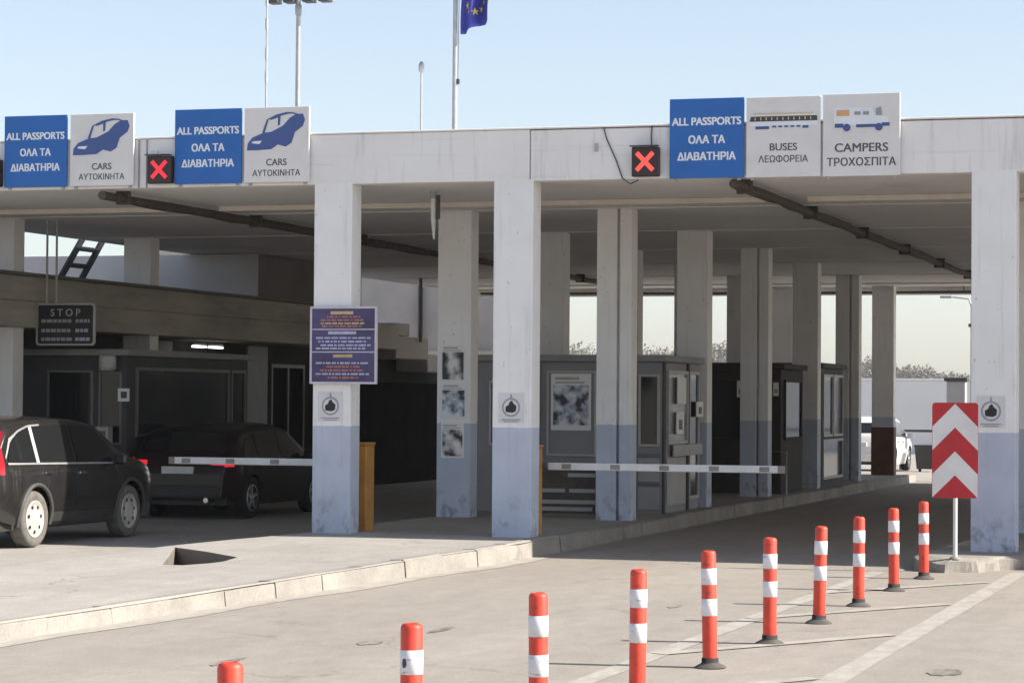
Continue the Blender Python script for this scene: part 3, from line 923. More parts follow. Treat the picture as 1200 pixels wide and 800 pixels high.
bA = booth(-11.93, -9.0, 36.6, 39.0, .175, 2.52, 'booth', 'grey passport booth with a poster window, between the middle column and the right lane',
           [(-10.72, -10.02, 1.05, 2.25, 'booth'), (-9.31, -8.98 - .08, 1.21, 2.2, 'glass_dark'), (-11.62, -11.0, 1.2, 2.1, 'glass_mid')],
           [(36.95, 38.1, 1.25, 2.25, 'glass_grey'), (38.3, 38.85, .4, 2.25, 'glass_dark')])
for x in (-10.9, -9.42):
    MB().box(x - .035, x + .035, 36.56, 36.599, .18, 2.40).build('frame_post', 'frame_dim', bA, world=True)
MB().box(-8.998, -8.965, 38.16, 38.25, .18, 2.41).build('frame_post', 'booth_dark', bA, world=True)
MB().box(-8.998, -8.965, 36.62, 36.72, .18, 2.41).build('frame_post', 'booth_dark', bA, world=True)
lp = MB(); lp.box(-9.36, -9.02, 36.575, 36.599, .60, .64); lp.box(-9.36, -9.02, 36.575, 36.599, 1.02, 1.07)
lp.build('panel_rail', 'frame_dim', bA, world=True)
lp = MB(); lp.box(-9.35, -9.03, 36.58, 36.5985, .66, 1.0); lp.box(-9.35, -9.03, 36.58, 36.5985, .25, .58); lp.build('lower_panel', 'booth_light', bA, world=True)
lp = MB(); lp.box(-8.999, -8.985, 36.9, 38.1, .3, 1.0); lp.build('lower_panel', 'booth_light', bA, world=True)
poster(-10.38, 36.58, 1.40, .62, .84, 8, 'large grey picture poster filling the booth window behind the white slats')
def side_plate(name, x, y0, y1, z0, z1, mat, label, cat, fig=True):
    t = thing(name, (x, (y0 + y1) / 2, z0), label, cat)
    h = (y1 - y0) / 2
    MB().box(.0, .02, -h, h, 0, z1 - z0, .004).build('panel', mat, t)
    if fig:
        MB().box(.021, .024, -h * .5, h * .5, (z1 - z0) * .2, (z1 - z0) * .65).build('print', 'picto_dark', t)
    return t
side_plate('notice_plate', -8.94, 38.55, 38.98, 1.60, 1.84, 'paper', 'small white notice on the side of the passport booth, above its pale sill', 'notice')
side_plate('counter_sill', -8.955, 37.1, 39.0, 1.02, 1.19, 'booth_light', 'pale counter ledge along the side of the passport booth', 'ledge', False)
side_plate('window_paper', -8.955, 37.35, 37.9, 1.80, 2.2, 'paper', 'white paper sheet taped high on the side glass of the passport booth', 'notice', False)
side_plate('window_paper', -8.955, 37.3, 37.75, 1.35, 1.68, 'paper', 'white paper with dark print low on the side glass of the passport booth', 'notice')

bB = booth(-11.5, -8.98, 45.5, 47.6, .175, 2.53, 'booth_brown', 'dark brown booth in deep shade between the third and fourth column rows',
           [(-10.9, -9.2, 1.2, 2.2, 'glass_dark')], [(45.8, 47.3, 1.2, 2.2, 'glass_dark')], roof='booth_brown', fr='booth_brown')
def lit_sheet(x, y, z, w_, h_, label):
    t = thing('wall_notice', (x, y, z), label, 'notice')
    MB().box(-w_ / 2, w_ / 2, -.006, -.001, 0, h_).build('paper', 'paper', t)
    MB().box(-w_ * .3, w_ * .3, -.008, -.0065, h_ * .2, h_ * .5).build('print', 'sticker_grey', t)
lit_sheet(-9.72, 45.46, 1.92, .12, .30, 'small white sheet on the dark booth left of the doubled column')
lit_sheet(-8.945 - .12, 45.46, 1.95, .1, .24, 'small white sheet on the dark booth near its right corner')
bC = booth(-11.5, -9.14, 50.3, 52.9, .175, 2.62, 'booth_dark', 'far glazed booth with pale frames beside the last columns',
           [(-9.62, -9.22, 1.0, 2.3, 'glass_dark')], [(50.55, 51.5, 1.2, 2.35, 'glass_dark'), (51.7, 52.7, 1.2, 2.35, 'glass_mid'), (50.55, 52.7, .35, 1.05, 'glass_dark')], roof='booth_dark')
t = thing('hand_rail', (-8.9, 44.6, .18), 'thin metal guard frame on the kerb before the dark brown booth', 'railing')
MB().tube([(-.25, 0, 0), (-.25, 0, .78), (.2, 0, .78), (.2, 0, 0)], .015, 8).build('tube_frame', 'galv', t)

# left booth by the first car
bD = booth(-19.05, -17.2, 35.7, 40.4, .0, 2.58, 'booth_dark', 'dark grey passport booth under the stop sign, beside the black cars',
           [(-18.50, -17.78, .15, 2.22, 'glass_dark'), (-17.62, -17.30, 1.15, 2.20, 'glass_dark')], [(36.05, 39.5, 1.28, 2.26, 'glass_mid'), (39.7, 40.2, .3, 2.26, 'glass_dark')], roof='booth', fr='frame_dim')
t = thing('wall_lamp', (-17.45, 35.55, 2.24), 'round grey drum lamp under the booth roof above the narrow window', 'lamp')
MB().lathe([(0, 0), (.10, .0), (.135, .03), (.135, .20), (.12, .24), (0, .24)], n=20).build('drum', 'frame_grey', t)
MB().lathe([(.137, .025), (.142, .03), (.142, .05), (.137, .055)], n=20).build('trim_ring', 'alu', t)
t = thing('intercom_box', (-17.45, 35.45, 0), 'pale grey intercom box on a short post by the booth, behind the SUV', 'intercom')
MB().cyl((0, 0, 0), (0, 0, 1.05), .035).build('post', 'dark_metal', t)
MB().box(-.11, .11, -.09, .09, 1.02, 1.40, .02).build('housing', 'booth_light', t)
MB().box(-.07, .07, -.096, -.0905, 1.2, 1.33).build('screen', 'glass_dark', t)
t = thing('camera_notice', (-17.22, 35.66, 1.78), 'small white notice with dark emblem on the corner of the left booth', 'notice')
MB().box(-.10, .09, -.012, -.001, 0, .2).build('panel', 'paper', t)
MB().box(-.05, .05, -.015, -.0125, .05, .15).build('print', 'picto_dark', t)

# ------------------------------------------------------------------ stop sign hanging over the left booth
t = thing('stop_sign', (-17.88, 35.0, 2.62), 'black rectangular stop sign with pale border hung from two rods', 'sign')
sb = MB()
bm = bmesh.new()
def rrect(w_, h_, r, n=5):
    o = []
    for cx, cz, a0 in ((w_ / 2 - r, h_ - r, 0), (-w_ / 2 + r, h_ - r, 90), (-w_ / 2 + r, r, 180), (w_ / 2 - r, r, 270)):
        for i in range(n + 1):
            a = R(a0 + 90 * i / n); o.append((cx + r * math.cos(a), cz + r * math.sin(a)))
    return o
sb.face_y(rrect(.99, .64, .06), -.02, .03); sb.build('border', 'frame_grey', t)
sb = MB(); sb.face_y([(x, z + .025) for x, z in rrect(.92, .585, .04)], -.0235, .003); sb.build('face', 'black', t)
text('S T O P', .155, 0, -.026, .445, 'frame_grey', t, sx=1.0, bold=.0025)
for zz in (.345, .20, .07):
    for (x0, x1, mt) in ((-.40, .12, 'sticker_grey'), (.17, .41, 'notice_pale' if zz < .3 else 'sticker_grey')):
        mb = MB(); x = x0
        while x < x1 - .03:
            l_ = min(random.uniform(.05, .1), x1 - x)
            mb.box(x, x + l_, -.0265, -.024, zz, zz + .05); x += l_ + .014
        mb.build('print_line', mt, t)
for x in (-.33, -.17):
    MB().cyl((x, .005, .61), (x, .005, ZC - 2.62 - .002), .018, n=8).build('rod', 'frame_grey', t)

# ------------------------------------------------------------------ long low building on the left
bl = thing('customs_building', (-19.6, 44, 0), 'long low dark customs building with a deep stained roof edge along the left lane', 'building')
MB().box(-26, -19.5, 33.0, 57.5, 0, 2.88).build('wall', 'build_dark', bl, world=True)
ro = MB(); ro.box(-26, -18.33, 30.5, 48.6, 2.88, 3.28, .02); ro.build('roof', 'low_roof', bl, world=True)
ro = MB(); ro.box(-26, -18.38, 30.55, 48.55, 3.282, 3.66, .02); ro.build('roof_upstand', 'low_roof', bl, world=True)
ro = MB(); ro.box(-26, -18.30, 30.45, 48.65, 3.662, 3.71, .01); ro.build('roof_capping', 'brown_and_shade', bl, world=True)
ro = MB(); ro.box(-26, -18.6, 48.7, 52.0, 2.9, 3.42, .03); ro.box(-26, -18.7, 52.05, 54.2, 2.72, 3.20, .03); ro.build('rear_roof', 'pink_wall', bl, world=True)
ro = MB(); ro.box(-26, -18.75, 54.3, 56.6, 2.45, 2.85, .03); ro.box(-20.2, -18.8, 52.3, 53.2, 3.22, 3.5, .02); ro.build('broken_ledge', 'pale_wall', bl, world=True)
MB().cyl((-18.62, 53.4, 3.1), (-18.62, 53.4, ZC - .01), .04, n=8).build('drain_pipe', 'brown_and_shade', bl, world=True)
MB().box(-19.49, -18.9, 49.4, 57.0, .0, 2.2, .02).build('shaded_bay', 'deep_shade', bl, world=True)  # near-black box paints the deep shade at the building's tail
for y in (41.2, 45.65):
    MB().box(-19.498, -19.44, y, y + 1.02, .9 if y != 45.65 else 1.2, 2.86, .01).build('pilaster', 'frame_dim', bl, world=True)
for i, y in enumerate((34.0, 36.4, 38.8, 42.4, 46.9)):
    f_ = MB(); a, b, c, d = y, y + 1.75, .85, 2.45
    X0, X1 = -19.498, -19.45
    f_.box(X0, X1, a, b, d, d + .07); f_.box(X0, X1, a, b, c - .07, c)
    for yy in (a, a + .85, b - .07): f_.box(X0, X1 - .002, yy, yy + .07, c + .001, d - .001)
    fo = f_.build('window', 'frame_dim', bl, world=True)
    p = MB(); p.box(-19.497, -19.478, a + .07, b - .07, c, d); po = p.build('pane', 'glass_shop', None, loc=tuple(bl.location), world=True)
    po.location = (0, 0, 0); po.parent = fo
t = thing('strip_lamp', (-19.2, 43.2, 2.84), 'pair of lit white strip lamps under the low roof edge', 'lamp')
for a, b in ((-.66, -.08), (.06, .68)):
    lb = MB(); lb.box(-.03, .03, a, b, -.05, -.0, .01); lb.build('housing', 'alu', t)
    lb = MB(); lb.box(-.025, .036, a + .02, b - .02, -.085, -.052, .01); lb.build('tube', 'lamp_on', t)

rc = thing('roof_cabin', (-21, 46, 3.7), 'pale fronted cabin filling the space between the low roof and the canopy ceiling', 'cabin')
MB().box(-26, -18.44, 43.75, 49.2, 3.713, 4.503, .01).build('side_wall', 'brown_and_shade', rc, world=True)  # side coloured brown to carry its shade, unlike the pale front
MB().box(-26.02, -18.43, 43.70, 43.747, 3.713, 4.50, .005).build('front_wall', 'pale_wall', rc, world=True)
MB().box(-20.75, -20.55, 43.66, 43.698, 4.08, 4.2, .01).build('vent', 'dark_metal', rc, world=True)
MB().tube([(-20.95, 43.67, 4.16), (-20.75, 43.67, 4.14)], .012, 6).build('cable', 'dark_metal', rc, world=True)
# roof stair
st = thing('roof_ladder', (-20.6, 40.6, 3.7), 'dark steep steel ladder leaning across the gap above the low roof', 'ladder')
for dy in (0, .78):
    m2 = MB(); m2.prism([(-20.6, 39.75 + dy, 3.715), (-20.6, 39.93 + dy, 3.715), (-20.6, 40.95 + dy, 4.62), (-20.6, 40.77 + dy, 4.62)], (.05, 0, 0)); m2.build('stringer', 'black', st, world=True)
for k in range(3):
    f = .12 + k * .34
    yy = 39.84 + 1.02 * f; zz = 3.715 + .905 * f
    m2 = MB(); m2.box(-20.59, -20.56, yy, yy + .84, zz - .03, zz + .055); m2.build('rung', 'black', st, world=True)
t = thing('white_hut', (-34, 58, 0), 'white block building far behind the roof ladder', 'building')
MB().box(-40, -31.5, 54, 68, 0, 4.25, .02).build('wall', 'pale_wall', t, world=True)
MB().box(-40.2, -31.3, 53.8, 68.2, 4.252, 4.4, .02).build('roof', 'far_wall', t, world=True)
for y in (56, 59.5, 63):
    MB().box(-31.497, -31.46, y, y + 1.3, 2.6, 3.7).build('window', 'glass_grey', t, world=True)

# building past the canopy end
be = thing('rear_building', (-23, 66, 0), 'pinkish plaster two storey building behind the far end of the left lane', 'building')
MB().box(-30, -18.95, 63, 65.4, 0, 5.9, .02).build('wall', 'pink_wall', be, world=True)
MB().box(-30.2, -18.85, 62.85, 65.5, 5.902, 6.1, .02).build('roof', 'pale_wall', be, world=True)
MB().box(-23.2, -19.3, 62.9, 62.999, 2.75, 3.1, .01).build('band', 'beige_wall', be, world=True)
MB().box(-22.0, -21.9, 62.88, 62.999, 3.4, 5.4).build('drain_pipe', 'brown_and_shade', be, world=True)
for a, b, c, d in ((-19.75, -19.2, 3.5, 4.75), (-26.5, -25.2, 3.4, 4.7), (-24.6, -23.4, .3, 2.5), (-22.8, -20.3, .2, 2.5), (-29, -27.6, 3.4, 4.7)):
    f_ = MB(); f_.box(a, b, 62.95, 62.998, d, d + .08); f_.box(a, b, 62.95, 62.998, c - .08, c); f_.box(a, a + .07, 62.951, 62.998, c + .001, d - .001); f_.box(b - .07, b, 62.951, 62.998, c + .001, d - .001)
    fo = f_.build('window', 'frame_grey', be, world=True)
    p = MB(); p.box(a + .07, b - .07, 62.975, 62.997, c, d); po = p.build('pane', 'glass_mid', None, loc=tuple(be.location), world=True)
    po.location = (0, 0, 0); po.parent = fo

# ------------------------------------------------------------------ chevron sign
t = thing('chevron_sign', (-3.63, 28.18, .13), 'red and white chevron marker on a white post at the island nose', 'sign')
MB().cyl((0, .02, 0), (0, .02, 1.66), .024, n=12).build('post', 'boom_white', t)
MB().lathe([(0, .001), (.07, .001), (.06, .03), (.03, .04)], (0, .02, 0), n=14).build('foot', 'kerb', t)
Wd, Hd, z0 = .25, 1.04, .68
pn = MB(); pn.face_y([(x, z + z0) for x, z in rrect(2 * Wd, Hd, .035)], -.012, .008); pn.build('panel', 'red_paint', t)
def chev(top_f, th_f):
    a = z0 + Hd * (1 - top_f); sl = Wd * 1.0; b = a - Hd * th_f
    lo = z0 + .004
    c = MB(); hw = Wd - .004
    c.face_y([(0, min(a, z0 + Hd - .004)), (hw, a - sl), (hw, max(b - sl, lo)), (0, b), (-hw, max(b - sl, lo)), (-hw, a - sl)], -.0145, .002)
    c.build('white_chevron', 'chev_white', t)
chev(.012, .248); chev(.51, .25)

# ------------------------------------------------------------------ bollards
bo = thing('bollard', (0, 0, 0), '', 'bollard', 'red and white flexible bollards along the hatched strip')
RB = .052
def bsec(z0, z1, r, nm, mt, par, cap=False):
    pr = [(r, z0), (r, z1)]
    if cap: pr = [(r, z0), (r, z1 - .02), (r - .006, z1 - .006), (r - .02, z1), (.028, z1 + .001), (.024, z1 - .02), (0, z1 - .02)]
    m2 = MB(); m2.lathe(pr, n=24); return m2.build(nm, mt, par)
bd = bsec(.045, .81, RB, 'post', 'bollard_red', bo, True)
for a, b in ((.575, .688), (.360, .478)):
    m2 = MB(); m2.lathe([(RB, a), (RB + .0025, a + .002), (RB + .0025, b - .002), (RB, b)], n=24); m2.build('reflective_band', 'bollard_white', bo)
m2 = MB(); m2.lathe([(0, .046), (.05, .046), (.058, .07), (.060, .03), (.07, .02)], n=24); m2.build('collar', 'rubber', bo)
m2 = MB(); m2.lathe([(.115, .003), (.108, .010), (.085, .022), (.062, .034), (.05, .05)], n=28); m2.build('base_plate', 'rubber_dust', bo)
BY = [(-4.02, 9.31), (-3.95, 11.24), (-3.94, 13.28), (-3.92, 15.35), (-3.93, 17.43), (-3.89, 19.31), (-3.865, 21.25), (-3.85, 23.16), (-3.835, 25.17), (-3.80, 27.0)]
BL = ['nearest bollard at the bottom edge, only its plain red cap showing',
      'second nearest bollard, with a dark smudge on its upper white band',
      'third nearest bollard, clean and cut off below its second white band',
      'fourth nearest bollard, its foot just below the picture',
      'nearest bollard whose black foot is in view, on the wide part of the hatching',
      'second of the bollards with visible feet, left of the hatched lane line',
      'third of the bollards with visible feet, in the middle of the hatching',
      'fourth of the bollards with visible feet, third from the chevron sign',
      'second bollard from the chevron sign post',
      'farthest bollard, right beside the chevron sign post and broken kerb']
prev = None
for i, ((x, y), lb) in enumerate(zip(BY, BL)):
    o = bo if i == 0 else copy_tree(bo)
    o.location = (x, y, .001)
    o.rotation_euler = (R(random.uniform(-1.3, 1.3)), R(random.uniform(-1.3, 1.3)), random.uniform(0, 6))
    o['label'] = lb
    if i == 1:
        m2 = MB(); th0 = -1.9
        m2.add([( (RB + .0035) * math.cos(th0 + .24 * a), (RB + .0035) * math.sin(th0 + .24 * a), .628 + .022 * b) for a, b in ((1, 0), (.7, .9), (0, 1.1), (-.8, .8), (-1, -.1), (-.6, -1), (.2, -.9), (.8, -.7))], [list(range(8))])
        o.rotation_euler = (0, 0, 0)
        m2.build('smudge', 'picto_dark', o)

# ------------------------------------------------------------------ vehicles
def interp(tab, y):
    if y <= tab[0][0]: return tab[0][1]
    for (a, b), (c, d) in zip(tab, tab[1:]):
        if y <= c: return b + (d - b) * (y - a) / (c - a)
    return tab[-1][1]
def smooth_interp(tab, y):
    return (interp(tab, y - .05) + interp(tab, y) * 2 + interp(tab, y + .05)) / 4

def make_car(loc, rz, spec, label, cat='car'):
    t = thing(spec['name'], loc, label, cat, None, rz)
    L2, W = spec['len'] / 2, spec['wid'] / 2
    top, belt, zlo = spec['top'], spec['belt'], spec['zlo']
    wr, axles = spec['wr'], spec['axles']
    ar = wr + .055
    tumble = spec.get('tumble', .30)
    def taper(y):
        k = max(0, abs(y) - (L2 - .62)) / .62
        return 1 - .16 * k * k
    def hw(y, z):
        b = interp(belt, y)
        x = W * taper(y)
        if z > b: x -= (z - b) * tumble + .012
        else:
            x *= 1 - .05 * ((z - .68) / .5) ** 2
            if z < .45: x -= (.45 - z) * .12
        return x
    def low(y):
        z = interp(zlo, y)
        for a in axles:
            d = y - a
            if abs(d) < ar: z = max(z, wr + math.sqrt(ar * ar - d * d) * 1.0)
        return z
    ys_ = set()
    n = 70
    for i in range(n + 1): ys_.add(round(-L2 + 2 * L2 * i / n, 4))
    for a in axles:
        for d in (-ar - .001, -ar + .004, -ar * .92, -ar * .75, -ar * .5, -ar * .25, 0, ar * .25, ar * .5, ar * .75, ar * .92, ar - .004, ar + .001): ys_.add(round(a + d, 4))
    ys_ = sorted(ys_)
    NL, NU, NT = 8, 6, 6
    rings = []
    for y in ys_:
        T = smooth_interp(top, y); lo = low(y)
        sh = min(interp(belt, y), T - .03)
        r = []
        for k in range(NL + 1):
            z = lo + (sh - lo) * k / NL
            r.append((hw(y, z), y, z))
        ze = T - .05 * min(1, (T - sh) / .3)
        for k in range(1, NU + 1):
            z = sh + (ze - sh) * k / NU
            r.append((hw(y, z) if T - sh > .031 else hw(y, sh) - .002 * k, y, z))
        xe = r[-1][0]
        for k in range(1, NT + 1):
            f = k / NT
            r.append((xe * (1 - f), y, ze + (T - ze) * math.sin(min(1, f * 1.6) * math.pi / 2)))
        rings.append(r)
    m2 = MB()
    K = len(rings[0])
    for s in (1, -1):
        vs, fs = [], []
        for r in rings: vs += [(x * s, y, z) for x, y, z in r]
        for i in range(len(rings) - 1):
            for k in range(K - 1):
                fs.append((i * K + k, (i + 1) * K + k, (i + 1) * K + k + 1, i * K + k + 1))
        m2.add(vs, fs, 0, True)
    for ri in (0, -1):
        r = rings[ri]
        vs = [(x, y, z) for x, y, z in r] + [(-x, y, z) for x, y, z in r[:-1]][::-1]
        m2.add(vs, [list(range(len(vs)))], 0)
    # underside and wheel wells
    m2.box(-W * .86, W * .86, -L2 + .1, L2 - .1, .22, .52, 0, 1)
    m2.build('body', [spec['paint'], 'plastic'], t)
    def side_patch(y0, y1, zb, zt, nm, mt, off=.007, sides=(1, -1), ny=14, nz=5):
        for s in sides:
            vs, fs = [], []
            for i in range(ny + 1):
                y = y0 + (y1 - y0) * i / ny
                a, b = zb(y), zt(y)
                for k in range(nz + 1):
                    z = a + (b - a) * k / nz
                    vs.append(((hw(y, z) + off) * s, y, z))
            for i in range(ny):
                for k in range(nz):
                    j = i * (nz + 1) + k
                    fs.append((j, j + nz + 1, j + nz + 2, j + 1))
            q = MB(); q.add(vs, fs, 0, True); q.build(nm, mt, t)
    def top_patch(y0, y1, wf, nm, mt, off=.008, ny=8):
        vs, fs = [], []
        for i in range(ny + 1):
            y = y0 + (y1 - y0) * i / ny
            T = smooth_interp(top, y)
            for k in range(9):
                f = -1 + k / 4
                x = hw(y, T - .05) * wf * f
                g_ = abs(f) * wf
                # surface height at x
                sh = min(interp(belt, y), T - .03)
                ze = T - .05 * min(1, (T - sh) / .3)
                zz = ze + (T - ze) * math.sin(min(1, (1 - g_) * 1.6) * math.pi / 2)
                vs.append((x, y, zz))
        slope = (smooth_interp(top, y1) - smooth_interp(top, y0)) / (y1 - y0)
        nrm = Vector((0, -slope, 1)).normalized() * off
        vs = [(v[0], v[1] + nrm.y, v[2] + nrm.z) for v in vs]
        for i in range(ny):
            for k in range(8):
                j = i * 9 + k
                fs.append((j, j + 9, j + 10, j + 1))
        q = MB(); q.add(vs, fs, 0, True); q.build(nm, mt, t)
    for (y0, y1, zb, zt) in spec['side_windows']:
        side_patch(y0, y1, (lambda y, tb=zb: interp(tb, y)), (lambda y, tb=zt: interp(tb, y)), 'side_window', 'glass_dark')
    for (y0, y1, zb, zt, mt) in spec.get('trims', []):
        side_patch(y0, y1, (lambda y, tb=zb: interp(tb, y)), (lambda y, tb=zt: interp(tb, y)), 'window_trim', mt, .010)
    for (y0, y1, zb, zt, mt) in spec.get('cladding', []):
        side_patch(y0, y1, (lambda y, tb=zb: interp(tb, y)), (lambda y, tb=zt: interp(tb, y)), 'sill_cladding', mt, .012)
    for y in spec.get('seams', []):
        side_patch(y, y + .012, (lambda y: .36), (lambda y: interp(belt, y) - .02), 'door_seam', 'black', .0022, ny=1)
    for y in spec.get('handles', []):
        for s in (1, -1):
            z = interp(belt, y) - .09
            x = hw(y, z)
            MB().box(s * (x - .002), s * (x + .03), y - .09, y + .09, z - .016, z + .016, .008).build('door_handle', spec.get('handle_mat', 'chrome'), t)
    top_patch(*spec['windshield'], .86, 'windshield', 'glass_dark')
    top_patch(*spec['rear_window'], .82, 'rear_window', 'glass_dark')
    for s in (1, -1):                         # lamps at the corners
        (y0, y1, z0_, z1_, mt) = spec['tail']
        vs, fs = [], []
        nn, mm = 6, 6
        for i in range(nn + 1):
            y = y0 + (y1 - y0) * i / nn
            for k in range(mm + 1):
                z = z0_ + (z1_ - z0_) * k / mm
                vs.append(((hw(y, z) + .010) * s, y, z))
        for i in range(nn):
            for k in range(mm):
                j = i * (mm + 1) + k; fs.append((j, j + mm + 1, j + mm + 2, j + 1))
        q = MB(); q.add(vs, fs, 0, True)
        wi = spec.get('tail_in', .22)
        # rear-facing part of the lens follows the tail surface
        vs, fs = [], []
        for k in range(mm + 1):
            z = z0_ + (z1_ - z0_) * k / mm
            yb = next((yy for yy in ys_ if smooth_interp(top, yy) >= z - .001), ys_[0]) - .022
            xo = hw(yb, z) + .010
            vs += [(xo * s, max(yb, -L2 - .012), z), ((xo - wi) * s, max(yb, -L2 - .012), z)]
        for k in range(mm): fs.append((2 * k, 2 * k + 1, 2 * k + 3, 2 * k + 2))
        q.add(vs, fs, 0, True)
        q.build('tail_light', mt, t)
        q = MB(); z = spec.get('head_z', .78)
        yh = L2 - .14
        q.lathe([(0, .05), (.05, .045), (.09, .02), (.10, -.02)], (s * (W * .66), yh + .06, z), 'Y', 14)
        q.build('headlight', 'chrome', t)
        my = spec['mirror']
        zb = interp(belt, my)
        q = MB(); q.box(s * (hw(my, zb) + .02), s * (hw(my, zb) + .20), my - .06, my + .06, zb + .0, zb + .15, .035)
        q.cyl((s * (hw(my, zb) - .02), my, zb + .02), (s * (hw(my, zb) + .06), my, zb + .05), .025)
        q.build('mirror', spec.get('mirror_mat', spec['paint']), t)
    if spec.get('lips'):
        for a in axles:
            for s in (1, -1):
                q = MB(); ps = []
                for k in range(17):
                    an = math.pi * (-.06 + 1.12 * k / 16)
                    yy, zz = a + math.cos(an) * (ar + .02), wr + math.sin(an) * (ar + .02)
                    ps.append((s * (hw(yy, min(zz, interp(belt, yy))) + .004), yy, zz))
                q.tube(ps, .026, 8); q.build('wheel_arch_trim', 'arch_trim', t)
        q = MB(); q.box(-.62, .62, -1.95, -1.74, 1.49, 1.535, .02); q.build('rear_spoiler', spec['paint'], t)
    # bumpers
    q = MB(); q.box(-W * .78, W * .78, -L2 - .035, -L2 + .12, .30, .53, .06); q.build('rear_bumper', spec.get('bumper', 'plastic'), t)
    q = MB(); q.box(-W * .78, W * .78, L2 - .10, L2 + .05, .28, .55, .045); q.build('front_bumper', spec.get('bumper', 'plastic'), t)
    q = MB(); zp = spec.get('plate_z', .82)
    q.box(-.26, .26, -L2 - .075 if zp < .6 else -L2 - .03, -L2 - .052 if zp < .6 else -L2 + .05, zp - .055, zp + .055, .005); q.build('number_plate', 'plate', t)
    if spec.get('exhaust'):
        for x in spec['exhaust']:
            q = MB(); q.cyl((x, -L2 - .09, .30), (x, -L2 + .15, .30), .04, n=12); q.build('exhaust', 'chrome', t)
    for a in axles:
        for s in (1, -1):
            cx = s * (W - .115)
            q = MB(); wd = .105
            q.lathe([(wr * .62, -wd * .8), (wr * .80, -wd), (wr * .95, -wd * .92), (wr, -wd * .6), (wr, wd * .6), (wr * .95, wd * .92), (wr * .80, wd), (wr * .62, wd * .8)], (0, 0, 0), 'X', 30)
            wo = q.build('wheel', spec['tyre'], t, loc=(cx, a, wr))
            q = MB(); f = s * wd * .72
            rr = wr * .66
            if spec.get('rim') == 'steel':
                q.lathe([(rr, f - s * .03), (rr, f + s * .02), (rr * .93, f + s * .022), (rr * .86, f), (rr * .5, f + s * .018), (rr * .25, f + s * .024), (0, f + s * .024)], (0, 0, 0), 'X', 30, 0)
                for k in range(7):
                    an = 2 * math.pi * k / 7 + .2
                    cyy, czz = rr * .68 * math.cos(an), rr * .68 * math.sin(an)
                    q.add([(f + s * .016, cyy + rr * .105 * math.cos(u * math.pi / 5), czz + rr * .105 * math.sin(u * math.pi / 5)) for u in range(10)], [list(range(10))], 1)
            else:
                q.lathe([(rr, f - s * .05), (rr, f + s * .02), (rr * .90, f + s * .022), (rr * .86, f - s * .04), (0, f - s * .05)], (0, 0, 0), 'X', 30, 1)
                q.lathe([(rr * 1.003, f - s * .02), (rr * 1.003, f + s * .022), (rr * .89, f + s * .024)], (0, 0, 0), 'X', 30, 0)
                for k in range(5):
                    an = 2 * math.pi * k / 5 + .3
                    d = Vector((math.cos(an), math.sin(an))); nn_ = Vector((-d.y, d.x))
                    p1 = [d * rr * .1 + nn_ * rr * .13, d * rr * .9 + nn_ * rr * .085, d * rr * .9 - nn_ * rr * .085, d * rr * .1 - nn_ * rr * .13]
                    q.prism([(f - s * .01, p.x, p.y) for p in p1], (s * .028, 0, 0), 0)
                q.lathe([(rr * .2, f - s * .01), (rr * .2, f + s * .022), (0, f + s * .026)], (0, 0, 0), 'X', 16, 0)
            ri = q.build('rim', [spec.get('rim_mat', 'rim'), 'black'], wo)
    return t

M['arch_trim'] = basic('arch_plastic', (.06, .057, .052), .6, .2, 6, dirt=.3)
suv = dict(name='suv', lips=True, len=4.53, wid=1.82, paint='suv_paint', tyre='tyre', rim='steel', wr=.345, axles=(-1.31, 1.31),
    top=[(-2.265, .62), (-2.24, .98), (-2.12, 1.12), (-1.88, 1.46), (-1.72, 1.53), (-1.3, 1.57), (-.5, 1.595), (.1, 1.58), (.5, 1.52), (1.25, 1.10), (1.6, 1.04), (1.95, .93), (2.10, .80), (2.18, .62)],
    belt=[(-2.3, 1.02), (-1.4, 1.0), (.9, .96), (1.3, .93), (2.3, .80)],
    zlo=[(-2.265, .42), (-2.0, .33), (-1.7, .27), (1.7, .25), (2.0, .28), (2.265, .36)],
    side_windows=[(-1.93, -1.30, [(-1.95, 1.06), (-1.30, 1.03)], [(-1.95, 1.075), (-1.80, 1.30), (-1.6, 1.40), (-1.30, 1.465)]),
                  (-1.22, -.28, [(-1.22, 1.03), (-.28, 1.02)], [(-1.22, 1.47), (-.28, 1.49)]),
                  (-.20, .92, [(-.20, 1.02), (.92, 1.0)], [(-.20, 1.49), (.25, 1.47), (.50, 1.41), (.92, 1.10)])],
    trims=[(-1.98, -1.0, [(-1.99, 1.07), (-1.82, 1.305), (-1.6, 1.405), (-1.30, 1.47), (-1.0, 1.48)], [(-1.99, 1.10), (-1.84, 1.335), (-1.6, 1.43), (-1.30, 1.49), (-1.0, 1.50)], 'alu'),
           (-1.96, .95, [(-1.96, 1.02), (.95, .975)], [(-1.96, 1.043), (.95, .998)], 'alu'),
           (-1.30, -1.22, [(-1.3, 1.03), (-1.22, 1.03)], [(-1.3, 1.465), (-1.22, 1.47)], 'frame_grey')],
    cladding=[(-.93, .93, [(-1, .30), (1, .28)], [(-1, .42), (1, .40)], 'plastic')],
    seams=(-.96, -.24, .90), handles=(-1.02, -.10), handle_mat='chrome',
    windshield=(.52, 1.22), rear_window=(-2.10, -1.88), tail=(-2.22, -2.02, .90, 1.42, 'tail_red'), tail_in=.16, mirror=.82, head_z=.80, exhaust=(.5,), plate_z=.83)
make_car((-15.66, 29.47, .008), 0, suv, 'dusty black SUV at the left edge, its rear wheel in sunlight', 'car')

